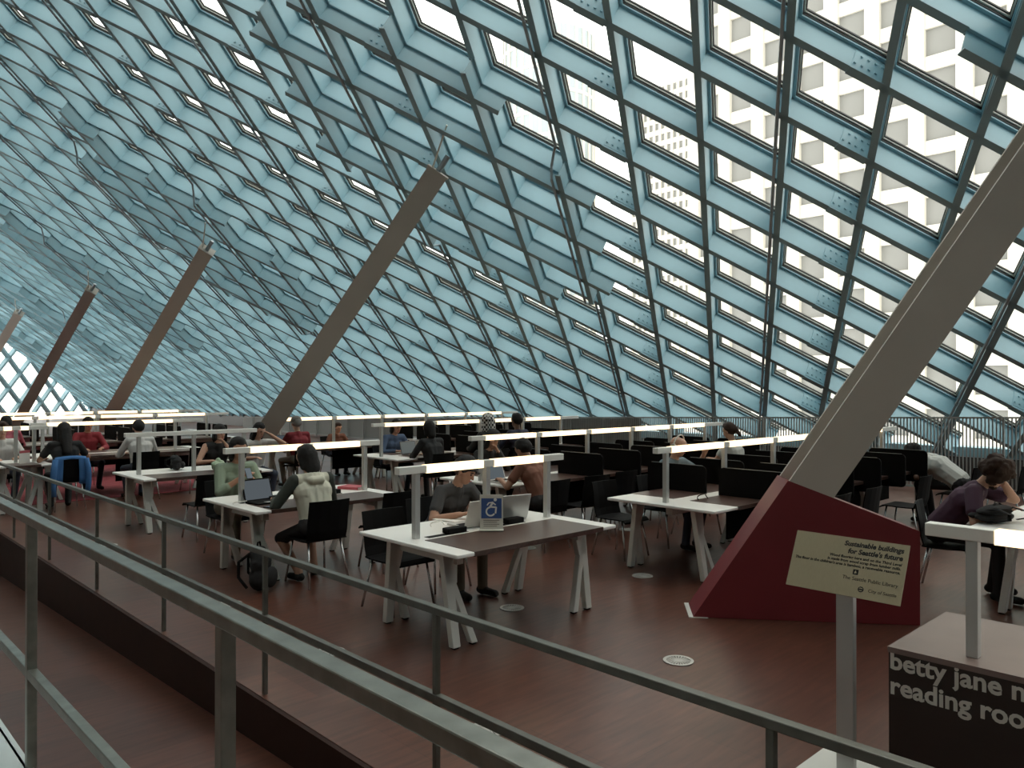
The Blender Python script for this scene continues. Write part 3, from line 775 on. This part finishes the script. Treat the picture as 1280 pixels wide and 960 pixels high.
# ================================================================== BUILDINGS OUTSIDE
def tower(name, label, X, ya, yb, z0, z1, bay, flh, colw, sph, mwall, mwin, zwin0, zwin1, depth=25):
    t = empty(name, (X, ya, z0)); tag(t, label, 'building')
    b = MB(); b.box((.5, 0, 0), (depth, yb - ya, z1 - z0)); b.build('core', mwall, t)
    n = int(round((yb - ya) / bay)); cm = MB()
    cm.box((-.15, -colw/2, 0), (.6, colw/2, z1 - z0)); cme = cm.mesh('pier', mwall)
    for k in range(n + 1): inst('pier', cme, t, (0, k*bay, 0))
    sm = MB(); sm.box((.15, 0, -sph/2), (.55, yb - ya, sph/2)); sme = sm.mesh('spandrel', mwall)
    wm = MB(); wm.box((.42, colw/2, sph/2), (.49, bay - colw/2, flh - sph/2)); wme = wm.mesh('window', mwin)
    z = 0.0
    while z < z1 - z0:
        zz_ = z0 + z
        inst('spandrel', sme, t, (0, 0, z))
        if zwin0 <= zz_ <= zwin1:
            for k in range(n): inst('window', wme, t, (0, k*bay, z))
        z += flh
    return t
tower('office_tower', 'pale concrete office tower with broad piers seen through the sloping glass', 75, 2, 49, -45, 75, 3.92, 3.8, 1.35, 1.3, 'concrete', 'facade_glass', -12, 48)
tower('office_tower', 'distant pale tower with a grid of small windows seen through the sloping glass', 190, 119, 146, -45, 91, 2.1, 3.5, .75, 1.5, 'concrete', 'facade_glass', 15, 92)
ct = empty('round_tower', cam_to_world(12, 255, -45)); tag(ct, 'distant bluish rounded glass tower seen through the sloping glass', 'building')
b = MB(); Rr = 15
b.prism([(Rr*math.cos(a*math.pi/16), Rr*math.sin(a*math.pi/16), 0) for a in range(32)], (0, 0, 160)); b.build('glass_drum', 'facade_blue', ct)
for a in range(32):
    an = a*math.pi/16; b = MB(); b.box((-.35, -.35, 0), (.35, .35, 161)); o = b.build('mullion', 'concrete', ct); o.location = ((Rr+.1)*math.cos(an), (Rr+.1)*math.sin(an), 0)
for k in range(14):
    b = MB(); b.prism([((Rr+.2)*math.cos(a*math.pi/16), (Rr+.2)*math.sin(a*math.pi/16), 60 + k*7.2) for a in range(32)], (0, 0, 1.1)); b.build('floor_band', 'concrete', ct)

# ================================================================== THINGS ON THE TABLES
def laptop(x, y, rz, label, body='gunmetal', disp='screen grey', z=.7335, open_deg=108):
    o = empty('laptop', (x, y, z), rz); tag(o, label, 'laptop')
    b = MB(); b.box((-.165, -.115, 0), (.165, .115, .016)); base = b.build('base', body, o, bevel=.004)
    b = MB(); b.box((-.145, -.02, .016), (.145, .10, .0175)); b.build('keyboard', 'black', base)
    b = MB(); b.box((-.05, -.105, .016), (.05, -.035, .017)); b.build('touchpad', 'alu', base)
    t = math.radians(open_deg - 90); uy, uz = math.sin(t), math.cos(t)
    b = MB(); p0 = Vector((-.165, .112, .014)); up = Vector((0, uy, uz))*.225; b.prism([p0, p0 + Vector((.33,0,0)), p0 + Vector((.33,0,0)) + up, p0 + up], Vector((0, uz, -uy))*.008); lid = b.build('lid', body, o)
    b = MB(); e = Vector((0, -uz, uy))*.0012; q0 = p0 + Vector((.012, 0, 0)) + up*.06 + e; q1 = Vector((.306, 0, 0)); b.prism([q0, q0 + q1, q0 + q1 + up*.88, q0 + up*.88], e*.4); b.build('display', disp, lid)
    return o
solid('screen grey', (.20, .23, .25), .3); solid('screen blue', (.10, .14, .20), .3); solid('silver', (.60, .58, .55), .4, metal=.4)
M['screen lit'] = emit('lit document on a screen', (.62, .72, .80), .13)
# rz: user side is -y in the laptop frame
laptop(4.30, 5.02, math.pi, 'silver laptop used by the person in the cap', 'silver')
laptop(4.72, 5.05, math.pi - .2, 'grey laptop standing open behind the wheelchair sign', 'alu')
laptop(3.62, 7.40, .15, 'black laptop used by the person in the pale hooded sweater', 'black', 'screen lit')
laptop(6.55, 7.02, .1, 'thin laptop in front of the person in the brown shirt', 'silver', 'screen blue')
laptop(8.15, 11.25, math.pi, 'pale laptop used by the person in the blue top', 'silver')
laptop(8.0, 10.85, 0.0, 'dark laptop used by the dark haired person', 'gunmetal')
laptop(7.15, 13.95, 0.0, 'laptop in front of the person in the dark red sweater', 'gunmetal', 'screen blue')
def lathe(name, prof, mats, parent=None, n=16):
    b = MB(); b.tube([(0, 0, z) for r, z in prof], [r for r, z in prof], n); return b.build(name, mats, parent, smooth=False)
solid('cup white', (.72, .70, .64), .5); solid('cup brown', (.10, .06, .045), .5); solid('bottle blue', (.30, .40, .48), .2); solid('bag green', (.40, .52, .36), .45, bump=.6, nscale=12)
solid('book red', (.42, .08, .10), .6); solid('paper', (.75, .73, .68), .7); solid('cloth black', (.014, .014, .015), .95, bump=.4, nscale=14)
def cup(x, y, label, m1='cup white', m2='cup white'):
    o = empty('cup', (x, y, .7335)); tag(o, label, 'cup'); lathe('cup_body', [(.028, 0), (.038, .10)], m1, o); lathe('lid', [(.041, .10), (.041, .108), (.034, .115)], m2, o); return o
cup(4.50, 5.12, 'white paper cup behind the wheelchair sign')
cup(4.83, 11.02, 'brown coffee cup with a white lid beside the water bottle', 'cup brown', 'cup white')
cup(7.1, 7.25, 'small pale cup on the desk of the person in the brown shirt')
o = empty('water_bottle', (5.02, 11.12, .731)); tag(o, 'clear bluish water bottle beside the coffee cup', 'bottle')
lathe('bottle_body', [(.033, 0), (.035, .03), (.035, .14), (.015, .19)], 'bottle blue', o); lathe('bottle_cap', [(.017, .19), (.017, .215)], 'cup white', o)
def lump(name, blobs, matn, label=None, cat=None, voxel=.012, loc=(0,0,0), rz=0.0, parent=None, noise=0.0):
    b = MB()
    for c, r in blobs: b.sphere(c, r, 14)
    o = b.build(name, matn); o.location = loc; o.rotation_euler = (0, 0, rz)
    remesh(o, voxel, 2, noise)
    if parent: o.parent = parent
    if label: tag(o, label, cat)
    return o
def remesh(o, voxel, smooth=2, noise=0.0):
    mats = list(o.data.materials)
    m = o.modifiers.new('r', 'REMESH'); m.mode = 'VOXEL'; m.voxel_size = voxel; m.use_smooth_shade = True
    if smooth: s_ = o.modifiers.new('s', 'SMOOTH'); s_.iterations = smooth; s_.factor = .5
    if noise:
        tx = bpy.data.textures.new('lumps', 'CLOUDS'); tx.noise_scale = .035; d_ = o.modifiers.new('d', 'DISPLACE'); d_.texture = tx; d_.strength = noise; d_.texture_coords = 'LOCAL'
    bpy.context.view_layer.update()
    dg = bpy.context.evaluated_depsgraph_get(); me = bpy.data.meshes.new_from_object(o.evaluated_get(dg)); old = o.data
    o.modifiers.clear(); o.data = me; bpy.data.meshes.remove(old)
    me.materials.clear()
    for q in mats: me.materials.append(q)
    me.polygons.foreach_set('use_smooth', [True]*len(me.polygons)); return o
lump('plastic_bag', [((0,0,.06), (.10,.07,.06)), ((.05,.01,.10), (.06,.05,.05)), ((-.05,0,.09), (.06,.05,.05)), ((0,0,.15), (.035,.03,.035))], 'bag green', 'pale green plastic bag on the white table', 'bag', .010, (4.52, 10.70, .732), .3, None, .02)
def backpack(x, y, z, rz, label):
    o = empty('backpack', (x, y, z), rz); tag(o, label, 'backpack')
    lump('pack_body', [((0,0,.13), (.15,.10,.13)), ((0,0,.26), (.14,.09,.12)), ((0,.02,.34), (.11,.08,.08))], 'cloth black', voxel=.014, parent=o, noise=.02)
    lump('front_pocket', [((0,-.10,.13), (.11,.05,.10))], 'cloth black', voxel=.014, parent=o)
    for sx_ in (-1, 1):
        b = MB(); b.tube([(sx_*.07, .07, .36), (sx_*.10, .17, .28), (sx_*.10, .17, .14), (sx_*.12, .08, .05)], .014, 6); b.build('strap', 'black', o)
    b = MB(); b.tube([(-.04, .02, .40), (-.02, .02, .45), (.02, .02, .45), (.04, .02, .40)], .009, 6); b.build('carry_loop', 'black', o); return o
bq_ = 0; p = G(326, 738); backpack(p.x, p.y, 0, .7, 'black backpack on the floor beside the pale hooded sweater')
bq = backpack(4.15, 11.25, .732, 1.3, 'black backpack lying on the table beside the green bag')
bq.scale = (1.0, .8, .5)
pb_ = G(1243, 652, .735); bg = backpack(pb_.x, pb_.y, .735, 2.9, 'dark backpack on the table under the arms of the curly haired person'); bg.scale = (1.5, 1.2, .36)
b = MB(); b.box((-.10, -.14, 0), (.10, .14, .03)); bk_ = empty('book', (5.35, 7.9, .4)); 
bpy.data.objects.remove(bk_)
def book(x, y, z, rz, label, mcov):
    o = empty('book', (x, y, z), rz); tag(o, label, 'book')
    b = MB(); b.box((-.10, -.14, 0), (.10, .14, .004)); b.box((-.10, -.14, .026), (.10, .14, .030)); b.box((-.10, -.14, .004), (-.096, .14, .026)); b.build('cover', mcov, o)
    b = MB(); b.box((-.096, -.136, .004), (.096, .136, .026)); b.build('pages', 'paper', o); return o
book(4.85, 7.75, .7315, .4, 'red book on the far end of the hooded person table', 'book red')
def phone(x, y, z, rz, label):
    o = empty('phone', (x, y, z), rz); tag(o, label, 'phone'); b = MB(); b.box((-.035, -.07, 0), (.035, .07, .009)); b.build('case', 'black', o, bevel=.003)
    b = MB(); b.box((-.031, -.063, .009), (.031, .063, .0096)); b.build('display', 'screen blue', o); return o
phone(3.50, 7.05, .7335, .4, 'black phone lying near the black laptop')
def cable(pts, label, m_='paper', r=.004):
    b = MB(); b.tube(pts, r, 6); return tag(b.build('cable', m_), label, 'cable')
def arc(x, y, z, w_, h): return [(x - w_*math.cos(t), y + .02*math.sin(3*t), z + h*math.sin(t)) for t in [k*math.pi/10 for k in range(11)]]
cable(arc(4.05, 5.15, .738, .07, .04), 'white cable looping on the table beside the silver laptop')
cable(arc(6.98, 4.45, .740, .09, .06), 'black headphone cable looping on the white end of the desk beside the red plinth', 'black', .005)
cable(arc(3.42, 7.5, .738, .1, .02), 'white cable beside the black laptop')
nc = empty('notice_card', (2.80, 13.75, .7335), .6); tag(nc, 'small red and white notice card standing on the far table', 'sign')
b = MB(); b.box((-.10, -.004, 0), (.10, .004, .20)); cd_ = b.build('card', 'paper', nc); b = MB(); b.box((-.10, -.006, .16), (.10, -.004, .20)); b.build('red_band', 'book red', cd_)
for x, y, rz, lb in ((4.35, 4.98+.34, .2, 'sheet of paper under the hands of the person in the cap'), (4.55, 7.85, -.2, 'open grey magazine on the hooded person table')):
    b = MB(); b.box((-.105, -.15, 0), (.105, .15, .003)); o = b.build('paper_sheet', 'paper'); o.location = (x, y, .7335); o.rotation_euler = (0, 0, rz); tag(o, lb, 'paper')

# ================================================================== PEOPLE
SKIN = {'light': (.52, .30, .21), 'tan': (.36, .19, .12), 'brown': (.16, .080, .05), 'mid': (.42, .23, .155)}
for k, c in SKIN.items(): solid('skin ' + k, c, .5)
for n_, c in {'hair black': (.010, .009, .009), 'hair brown': (.035, .018, .012), 'hair grey': (.22, .21, .20), 'jeans': (.035, .045, .07), 'dark trousers': (.018, .018, .02),
              'khaki trousers': (.13, .11, .08), 'shoe': (.012, .012, .012), 'charcoal tee': (.045, .045, .048), 'cream cotton': (.58, .57, .47), 'olive sleeve': (.035, .042, .035),
              'sage jacket': (.22, .28, .21), 'black top': (.015, .015, .016), 'white shirt': (.60, .59, .57), 'red top': (.22, .02, .03), 'blue top': (.06, .10, .19), 'brown tee': (.17, .068, .042),
              'teal tee': (.15, .20, .23), 'grey shirt': (.50, .50, .47), 'purple tee': (.055, .022, .045), 'navy top': (.03, .03, .055), 'pink top': (.42, .10, .13), 'blue jacket': (.05, .16, .38), 'cap grey': (.14, .13, .12)}.items():
    solid(n_, c, .85, bump=.25, nscale=9)
def check_mat():
    m = bpy.data.materials.new('checked headscarf'); m.use_nodes = True; nt = m.node_tree; bs = nt.nodes['Principled BSDF']
    tc = nt.nodes.new('ShaderNodeTexCoord'); ck = nt.nodes.new('ShaderNodeTexChecker'); ck.inputs['Scale'].default_value = 26
    ck.inputs[1].default_value = (.7, .7, .68, 1); ck.inputs[2].default_value = (.03, .03, .03, 1); bs.inputs['Roughness'].default_value = .9
    nt.links.new(tc.outputs['Object'], ck.inputs[0]); nt.links.new(ck.outputs[0], bs.inputs['Base Color']); return m
M['check'] = check_mat()
def capsule(b, p, r1, q, r2, n=10):
    p, q = Vector(p), Vector(q); t = (q - p); L = t.length
    if L < 1e-5: b.sphere(p, r1, n); return
    t /= L; pts, rs = [], []
    for a in (-80, -45, -15): pts.append(p + t*r1*math.sin(math.radians(a))); rs.append(r1*math.cos(math.radians(a)))
    for a in (15, 45, 80): pts.append(q + t*r2*math.sin(math.radians(a))); rs.append(r2*math.cos(math.radians(a)))
    b.tube(pts, rs, n)
def ik(S_, H_, l1, l2, pole):
    d = H_ - S_; L = min(d.length, l1 + l2 - .005); u = d.normalized(); H2 = S_ + u*L
    a = (l1*l1 - l2*l2 + L*L) / (2*L); h = math.sqrt(max(0, l1*l1 - a*a)); pv_ = pole - u*pole.dot(u); pv_.normalize()
    return S_ + u*a + pv_*h, H2
def person(x, y, rz, label, shirt, trousers='jeans', skin='light', hair='hair black', style='short', lean=18, head=(20, 0), hands=((-.16, .40, .76), (.16, .40, .76)),
           sleeve='short', sleeve_mat=None, feet=((-.12, .34), (.12, .34)), voxel=.012, seat=.455, shorts=False, cap=None, hood=False, headphones=False, size=1.0, twist=0, beard=False, bulk=1.0):
    sh = []                                            # (p, r1, q, r2, material)
    V_ = Vector; la = math.radians(lean)
    spine = V_((0, math.sin(la), math.cos(la))); fwdn = V_((0, math.cos(la), -math.sin(la)))
    hip = V_((0, -.04, seat + .095))
    X_ = V_((math.cos(math.radians(twist)), math.sin(math.radians(twist)), 0))
    A = lambda p, r1, q, r2, m_: sh.append((V_(p), r1 * (bulk if m_ == shirt else 1), V_(q), r2 * (bulk if m_ == shirt else 1), m_))
    A(hip - V_((.085,0,0)), .118, hip + V_((.085,0,0)), .118, trousers)
    w1 = hip + spine*.16; A(w1 - V_((.065,0,0)), .112, w1 + V_((.065,0,0)), .112, shirt)
    ch = hip + spine*.33; A(ch - X_*.085, .118, ch + X_*.085, .118, shirt)
    for s_ in (-1, 1): A(hip + spine*.05 + V_((s_*.06, 0, 0)), .114, ch + X_*s_*.075, .116, shirt)
    A(w1, .118, ch, .12, shirt); A(hip + spine*.06, .122, w1, .115, shirt)
    shl = hip + spine*.455; A(shl - X_*.145, .066, shl + X_*.145, .066, shirt); A(shl, .085, ch, .11, shirt)
    nb = hip + spine*.50; hp, hy = math.radians(head[0]), math.radians(head[1])
    hf = V_((math.sin(-hy)*math.cos(hp), math.cos(hy)*math.cos(hp), -math.sin(hp))); hs = V_((math.cos(hy), math.sin(hy), 0)); hu = hs.cross(hf)
    hc = nb + spine*.085 + hu*.085 + hf*.015
    sk = 'skin ' + skin
    A(nb - spine*.03, .056, hc - hu*.05 - hf*.01, .054, sk)
    A(hc + hu*.030 - hf*.022, .086, hc + hu*.030 + hf*.018, .083, sk)
    A(hc + hu*.01 + hf*.022, .074, hc - hu*.068 + hf*.045, .046, sk)
    A(hc - hu*.085 + hf*.060, .022, hc - hu*.085 + hf*.055, .022, sk)
    A(hc + hu*.012 + hf*.092, .010, hc - hu*.022 + hf*.108, .014, sk)           # nose
    for s_ in (-1, 1): A(hc + hs*s_*.084 + hu*.010, .016, hc + hs*s_*.084 - hu*.022, .012, sk)   # ears
    if beard: A(hc - hu*.07 + hf*.045, .052, hc - hu*.09 + hf*.06, .036, hair)
    smat = sleeve_mat or shirt
    for s_, H_ in zip((-1, 1), hands):
        S_ = shl + X_*s_*.185; H_ = V_(H_); El, H_ = ik(S_, H_, .29, .265, V_((s_*.75, -.25, -.8)))
        A(S_, .054, El, .042, sk); A(El, .041, H_, .028, sk)
        if sleeve == 'short': A(S_, .066, S_.lerp(El, .62), .062, smat)
        elif sleeve == 'long': A(S_, .066, El, .055, smat); A(El, .055, El.lerp(H_, .92), .040, smat)
        elif sleeve == 'rolled': A(S_, .066, El, .055, smat); A(El, .056, El.lerp(H_, .35), .050, smat)
        fd = (H_ - El).normalized(); up_ = V_((0, 0, 1)); sd = fd.cross(up_)
        sd = sd.normalized() if sd.length > .2 else V_((1, 0, 0)); dn = sd.cross(fd)      # dn ~ up
        for q in (-1, 0, 1): A(H_ + sd*q*.018, .017, H_ + fd*.075 + sd*q*.024, .016, sk)
        for q, ln in ((-1.5, .062), (-.5, .074), (.5, .070), (1.5, .052)):                # four fingers, bent at the knuckles
            k0 = H_ + fd*.082 + sd*q*.0185; k1 = k0 + fd*ln*.55 - dn*.012; k2 = k1 + fd*ln*.35 - dn*.026
            A(k0, .0095, k1, .009, sk); A(k1, .009, k2, .008, sk)
        t0 = H_ + fd*.025 - sd*s_*.030; t1 = t0 + fd*.030 - sd*s_*.026 - dn*.008; A(t0, .013, t1, .011, sk); A(t1, .011, t1 + fd*.030 - dn*.010, .009, sk)
    for s_, ft in zip((-1, 1), feet):
        hj = hip + V_((s_*.085, .03, -.015)); an = V_((ft[0], ft[1], .085)); kn, an = ik(hj, an, .43, .42, V_((s_*.15, .8, .6)))
        lowm = sk if shorts else trousers
        A(hj, .086, kn, .062, trousers); A(kn, .056, an, .040 if shorts else .050, lowm)
        fo = V_((an.x, an.y, .042)); A(V_((an.x, an.y - .03, .045)), .040, V_((an.x + s_*.02, an.y + .15, .034)), .033, 'shoe'); A(an, .038, fo, .042, 'shoe' if not shorts else 'shoe')
    if hood:
        for q in range(7):
            a0 = math.radians(-70 + 140*q/6); c = nb - spine*.02 + X_*math.sin(a0)*.095 - fwdn*math.cos(a0)*.075; A(c, .038, c - fwdn*.012 - spine*(.05*math.cos(a0)), .040, shirt)
        A(nb - fwdn*.10 - spine*.07 - X_*.05, .042, nb - fwdn*.10 - spine*.07 + X_*.05, .042, shirt)
    names = []
    for k in sh:
        if k[4] not in names: names.append(k[4])
    b = MB()
    for p, r1, q, r2, m_ in sh: capsule(b, p, r1, q, r2)
    o = b.build('person', names); remesh(o, voxel, 1 if voxel < .011 else 0)
    me = o.data; nf = len(me.polygons); cen = np.empty(nf*3); me.polygons.foreach_get('center', cen); cen = cen.reshape(-1, 3)
    best = np.full(nf, 1e9); idx = np.zeros(nf, int)
    for p, r1, q, r2, m_ in sh:
        p_, q_ = np.array(p), np.array(q); d = q_ - p_; L2 = max(d @ d, 1e-9); t = np.clip((cen - p_) @ d / L2, 0, 1)
        dist = np.linalg.norm(cen - (p_ + t[:, None]*d), axis=1) - (r1 + (r2 - r1)*t)
        k = dist < best; best[k] = dist[k]; idx[k] = names.index(m_)
    me.polygons.foreach_set('material_index', idx.tolist()); me.update()
    o.location = (x, y, 0); o.rotation_euler = (0, 0, rz); o.scale = (size,)*3; tag(o, label, 'person')
    def part(nm, fn, mt, vox=.012, noise=0.0, sm=2):
        bb = MB(); fn(bb); c = bb.build(nm, mt); remesh(c, vox, sm, noise) if vox else None; c.parent = o; return c
    # eyes and brows
    be = MB()
    for s_ in (-1, 1):
        be.sphere(hc + hs*s_*.032 + hu*.014 + hf*.089, .0085, 8); be.tube([hc + hs*s_*.017 + hu*.034 + hf*.097, hc + hs*s_*.047 + hu*.034 + hf*.088], .005, 6)
    be.tube([hc - hs*.022 - hu*.050 + hf*.096, hc - hu*.052 + hf*.100, hc + hs*.022 - hu*.050 + hf*.096], .004, 6, 1)
    ey = be.build('face_features', ['hair black', 'book red']); ey.parent = o
    def hr(bb):
        if style == 'bald': return
        bb.sphere(hc + hu*.050 - hf*.022, .098, 14); bb.sphere(hc + hu*.020 - hf*.045, .090, 14); bb.sphere(hc + hu*.092 + hf*.035, .055, 12)
        for s_ in (-1, 1): bb.sphere(hc + hs*s_*.060 + hu*.035 - hf*.015, .046, 10)
        if style == 'long':
            capsule(bb, hc - hf*.06, .088, hc - hu*.16 - hf*.075, .082); capsule(bb, hc - hu*.12 - hf*.075, .090, nb - spine*.16 - fwdn*.125, .07)
            for s_ in (-1, 1): capsule(bb, hc + hs*s_*.070 + hu*.03, .036, hc + hs*s_*.075 - hu*.15 - hf*.02, .036)
        if style == 'bob':
            capsule(bb, hc - hf*.05, .088, hc - hu*.10 - hf*.055, .080)
            for s_ in (-1, 1): capsule(bb, hc + hs*s_*.072 + hu*.03, .034, hc + hs*s_*.072 - hu*.08 - hf*.01, .034)
        if style == 'curly':
            random.seed(3)
            for q in range(34):
                v = V_((random.uniform(-1, 1), random.uniform(-1, .75), random.uniform(-.25, 1))).normalized(); bb.sphere(hc + (hs*v.x + hf*v.y + hu*v.z)*.105 + hu*.03 - hf*.01, .050, 8)
        if style == 'ponytail': capsule(bb, hc - hf*.10 + hu*.05, .04, hc - hf*.17 - hu*.10, .03)
    if style != 'bald': part('hair', hr, hair, max(voxel, .010), .03 if style == 'curly' else .008)
    if cap:
        def cp_(bb):
            bb.sphere(hc + hu*.060 - hf*.012, (.106, .106, .100), 16)
            capsule(bb, hc + hu*.062 + hf*.09 - hs*.05, .012, hc + hu*.062 + hf*.09 + hs*.05, .012); capsule(bb, hc + hu*.055 + hf*.135 - hs*.035, .010, hc + hu*.055 + hf*.135 + hs*.035, .010)
            capsule(bb, hc + hu*.060 + hf*.09, .014, hc + hu*.055 + hf*.14, .012)
        def sc_(bb):
            bb.sphere(hc + hu*.050 - hf*.02, .118, 16); capsule(bb, hc - hf*.06, .105, nb - fwdn*.04, .10)
            for s_ in (-1, 1): capsule(bb, hc + hs*s_*.07 + hu*.02, .045, hc + hs*s_*.085 - hu*.12, .05)
        part('headscarf' if cap == 'check' else 'cap', sc_ if cap == 'check' else cp_, cap, .010)
    if headphones:
        bb = MB(); bb.tube([hc + hs*.105*math.cos(a) + hu*(.02 + .125*math.sin(a)) for a in [math.pi*k/12 for k in range(13)]], .009, 8)
        for s_ in (-1, 1): bb.tube([hc + hs*s_*.085 + hu*.005, hc + hs*s_*.115 + hu*.005], .036, 12)
        c = bb.build('headphones', 'cup white'); c.parent = o
    return o
F0, B0 = 0.0, math.pi
TZ = .775
person(4.62, 5.80, B0, 'person in a dark cap and charcoal T-shirt typing at the near white table', 'charcoal tee', 'khaki trousers', 'mid', 'hair brown', 'short', 30, (28, 20), ((-.14, .50, TZ), (.22, .52, TZ)), voxel=.009, cap='black top', feet=((-.10, .46), (.12, .40)), twist=6)
person(3.86, 6.84, F0, 'person in a pale cream hooded sweater with dark sleeves seen from behind', 'cream cotton', 'dark trousers', 'mid', 'hair black', 'bob', 16, (18, 15), ((-.24, .38, TZ), (.14, .40, TZ)), 'long', 'olive sleeve', voxel=.009, hood=True, shorts=True, feet=((-.12, .10), (.12, .24)))
person(3.80, 8.58, B0, 'person in a sage green jacket looking at a phone held in both hands', 'sage jacket', 'khaki trousers', 'tan', 'hair black', 'bob', 14, (12, 0), ((-.05, .32, .90), (.06, .33, .90)), 'rolled', voxel=.009)
ph = phone(3.79, 8.17, .95, 0, 'black phone held by the person in the sage green jacket'); ph.rotation_euler = (math.radians(-55), 0, math.pi)
person(7.92, 2.46, B0 + .2, 'curly haired bearded person in a purple T-shirt leaning on one hand over the table', 'purple tee', 'dark trousers', 'light', 'hair brown', 'curly', 38, (40, -15), ((-.06, .42, 1.02), (.22, .46, TZ)), voxel=.009, beard=True, size=1.05, bulk=1.12, feet=((-.14, .36), (.14, .42)))
person(11.85, 3.52, F0, 'person in a pale grey shirt slumped forward onto a divided desk', 'grey shirt', 'dark trousers', 'brown', 'hair black', 'short', 54, (70, 0), ((-.26, .52, TZ), (.24, .52, TZ)), voxel=.011, size=1.06, bulk=1.25)
person(6.62, 6.44, F0 + .1, 'person in a brown T-shirt leaning over a laptop seen from behind', 'brown tee', 'dark trousers', 'tan', 'hair black', 'short', 26, (32, 0), ((-.20, .46, TZ), (.16, .46, TZ)), voxel=.011)
person(7.84, 5.50, B0, 'bald person wearing white headphones with a forearm resting on a divider screen', 'teal tee', 'jeans', 'light', 'hair brown', 'bald', 16, (14, 0), ((-.40, .26, 1.09), (.16, .36, TZ)), voxel=.011, headphones=True)
person(11.0, 6.42, F0, 'person with a dark ponytail and pale top beside the fence', 'grey shirt', 'jeans', 'light', 'hair brown', 'ponytail', 12, (15, 0), voxel=.013)
person(7.25, 8.22, B0, 'person in black with a brimmed cap holding a hand to the face', 'black top', 'dark trousers', 'light', 'hair black', 'bob', 22, (20, 0), ((-.04, .30, 1.00), (.18, .42, TZ)), 'long', voxel=.012, cap='black top')
person(8.2, 11.82, B0, 'person in a blue top typing on the pale laptop', 'blue top', 'jeans', 'mid', 'hair black', 'bob', 18, (20, 0), sleeve='long', voxel=.013)
person(7.95, 10.22, F0, 'dark haired person in a black top seen from behind at the dark laptop', 'black top', 'dark trousers', 'light', 'hair black', 'bob', 14, (10, 0), sleeve='long', voxel=.013)
person(9.25, 10.27, F0, 'person wearing a black and white checked headscarf', 'black top', 'dark trousers', 'mid', 'hair black', 'short', 8, (5, 0), sleeve='long', voxel=.013, cap='check', size=1.05)
person(9.95, 10.27, F0, 'person in a dark navy top with short black hair seen from behind', 'navy top', 'dark trousers', 'brown', 'hair black', 'short', 6, (5, 0), sleeve='long', voxel=.013, size=1.05)
person(7.2, 13.37, F0, 'person in a dark red sweater and grey cap seen from behind', 'red top', 'khaki trousers', 'light', 'hair grey', 'short', 12, (12, 0), sleeve='long', voxel=.013, cap='cap grey')
person(8.9, 14.97, B0, 'small person sitting in front of the grey fence panels', 'brown tee', 'jeans', 'light', 'hair brown', 'short', 20, (15, 0), voxel=.014, size=.86)
person(5.05, 12.08, B0, 'person in a black sleeveless top resting a hand on the mouth', 'black top', 'jeans', 'light', 'hair black', 'bob', 18, (15, 10), ((-.05, .30, 1.01), (.20, .40, TZ)), 'none', voxel=.012)
person(5.75, 12.18, B0, 'dark haired person in a pale top raising a hand beside the head', 'white shirt', 'jeans', 'light', 'hair black', 'long', 16, (22, 10), ((-.16, .26, 1.12), (.20, .40, TZ)), voxel=.012)
person(3.32, 13.58, F0, 'long haired person in black sitting on the chair with the blue jacket', 'black top', 'dark trousers', 'tan', 'hair black', 'long', 10, (12, 0), ((-.22, .38, TZ), (.24, .36, .82)), voxel=.012)
person(4.55, 13.92, F0, 'person in a white shirt seen from behind near the carpet edge', 'white shirt', 'jeans', 'light', 'hair black', 'short', 14, (14, 0), sleeve='long', voxel=.013)
person(4.3, 16.15, B0, 'person in a red top facing the white shirted person', 'red top', 'jeans', 'tan', 'hair black', 'short', 12, (12, 0), sleeve='long', voxel=.014)
person(3.3, 17.62, F0, 'person in a pink top on a chair on the red carpet', 'pink top', 'jeans', 'light', 'hair black', 'bob', 12, (12, 0), sleeve='long', voxel=.014)
person(2.72, 15.02, B0, 'person in a pale shirt behind the table with the notice card', 'white shirt', 'jeans', 'light', 'hair brown', 'short', 12, (12, 0), voxel=.014)
chair(4.3, 16.2, BACK, 'black chair under the person in the red top'); chair(2.72, 15.06, BACK, 'black chair under the person behind the notice card')

# blue jacket over the chair back
def drape():
    b = MB(); n = 12; rows = []
    prof = [(-.285, .42), (-.30, .52), (-.305, .64), (-.30, .80), (-.275, .850), (-.245, .835), (-.235, .72), (-.23, .60)]
    for r, (yy, zz_) in enumerate(prof):
        row = []
        for k in range(n + 1):
            u = -1 + 2*k/n; wv = .012*math.sin(u*9 + r*.7)
            z2 = zz_ - (.06 if (r < 2 and abs(u) < .5) else 0)*(2 - r) - .02*u*u
            row.append((u*(.215 + (.01 if r < 3 else 0)), yy + .022*u*u + wv*(1 if r < 4 else .2), z2))
        rows.append(row)
    o = len(b.v)
    for row in rows: b.v += row
    for r in range(len(rows) - 1):
        for k in range(n):
            if r < 3 and 3 <= k <= 8: continue
            b.f.append([r*(n+1)+k, r*(n+1)+k+1, (r+1)*(n+1)+k+1, (r+1)*(n+1)+k]); b.m.append(0)
    for sx_ in (-1, 1):
        b.tube([(sx_*.21, -.275, .80), (sx_*.235, -.29, .65), (sx_*.245, -.28, .42), (sx_*.23, -.27, .24)], [.04, .045, .042, .036], 8)
    return b
jk = drape().build('jacket', 'blue jacket', smooth=True); jk.location = (3.32, 13.55, 0); md = jk.modifiers.new('t', 'SOLIDIFY'); md.thickness = .008
tag(jk, 'bright blue jacket hung over a black chair back', 'jacket')
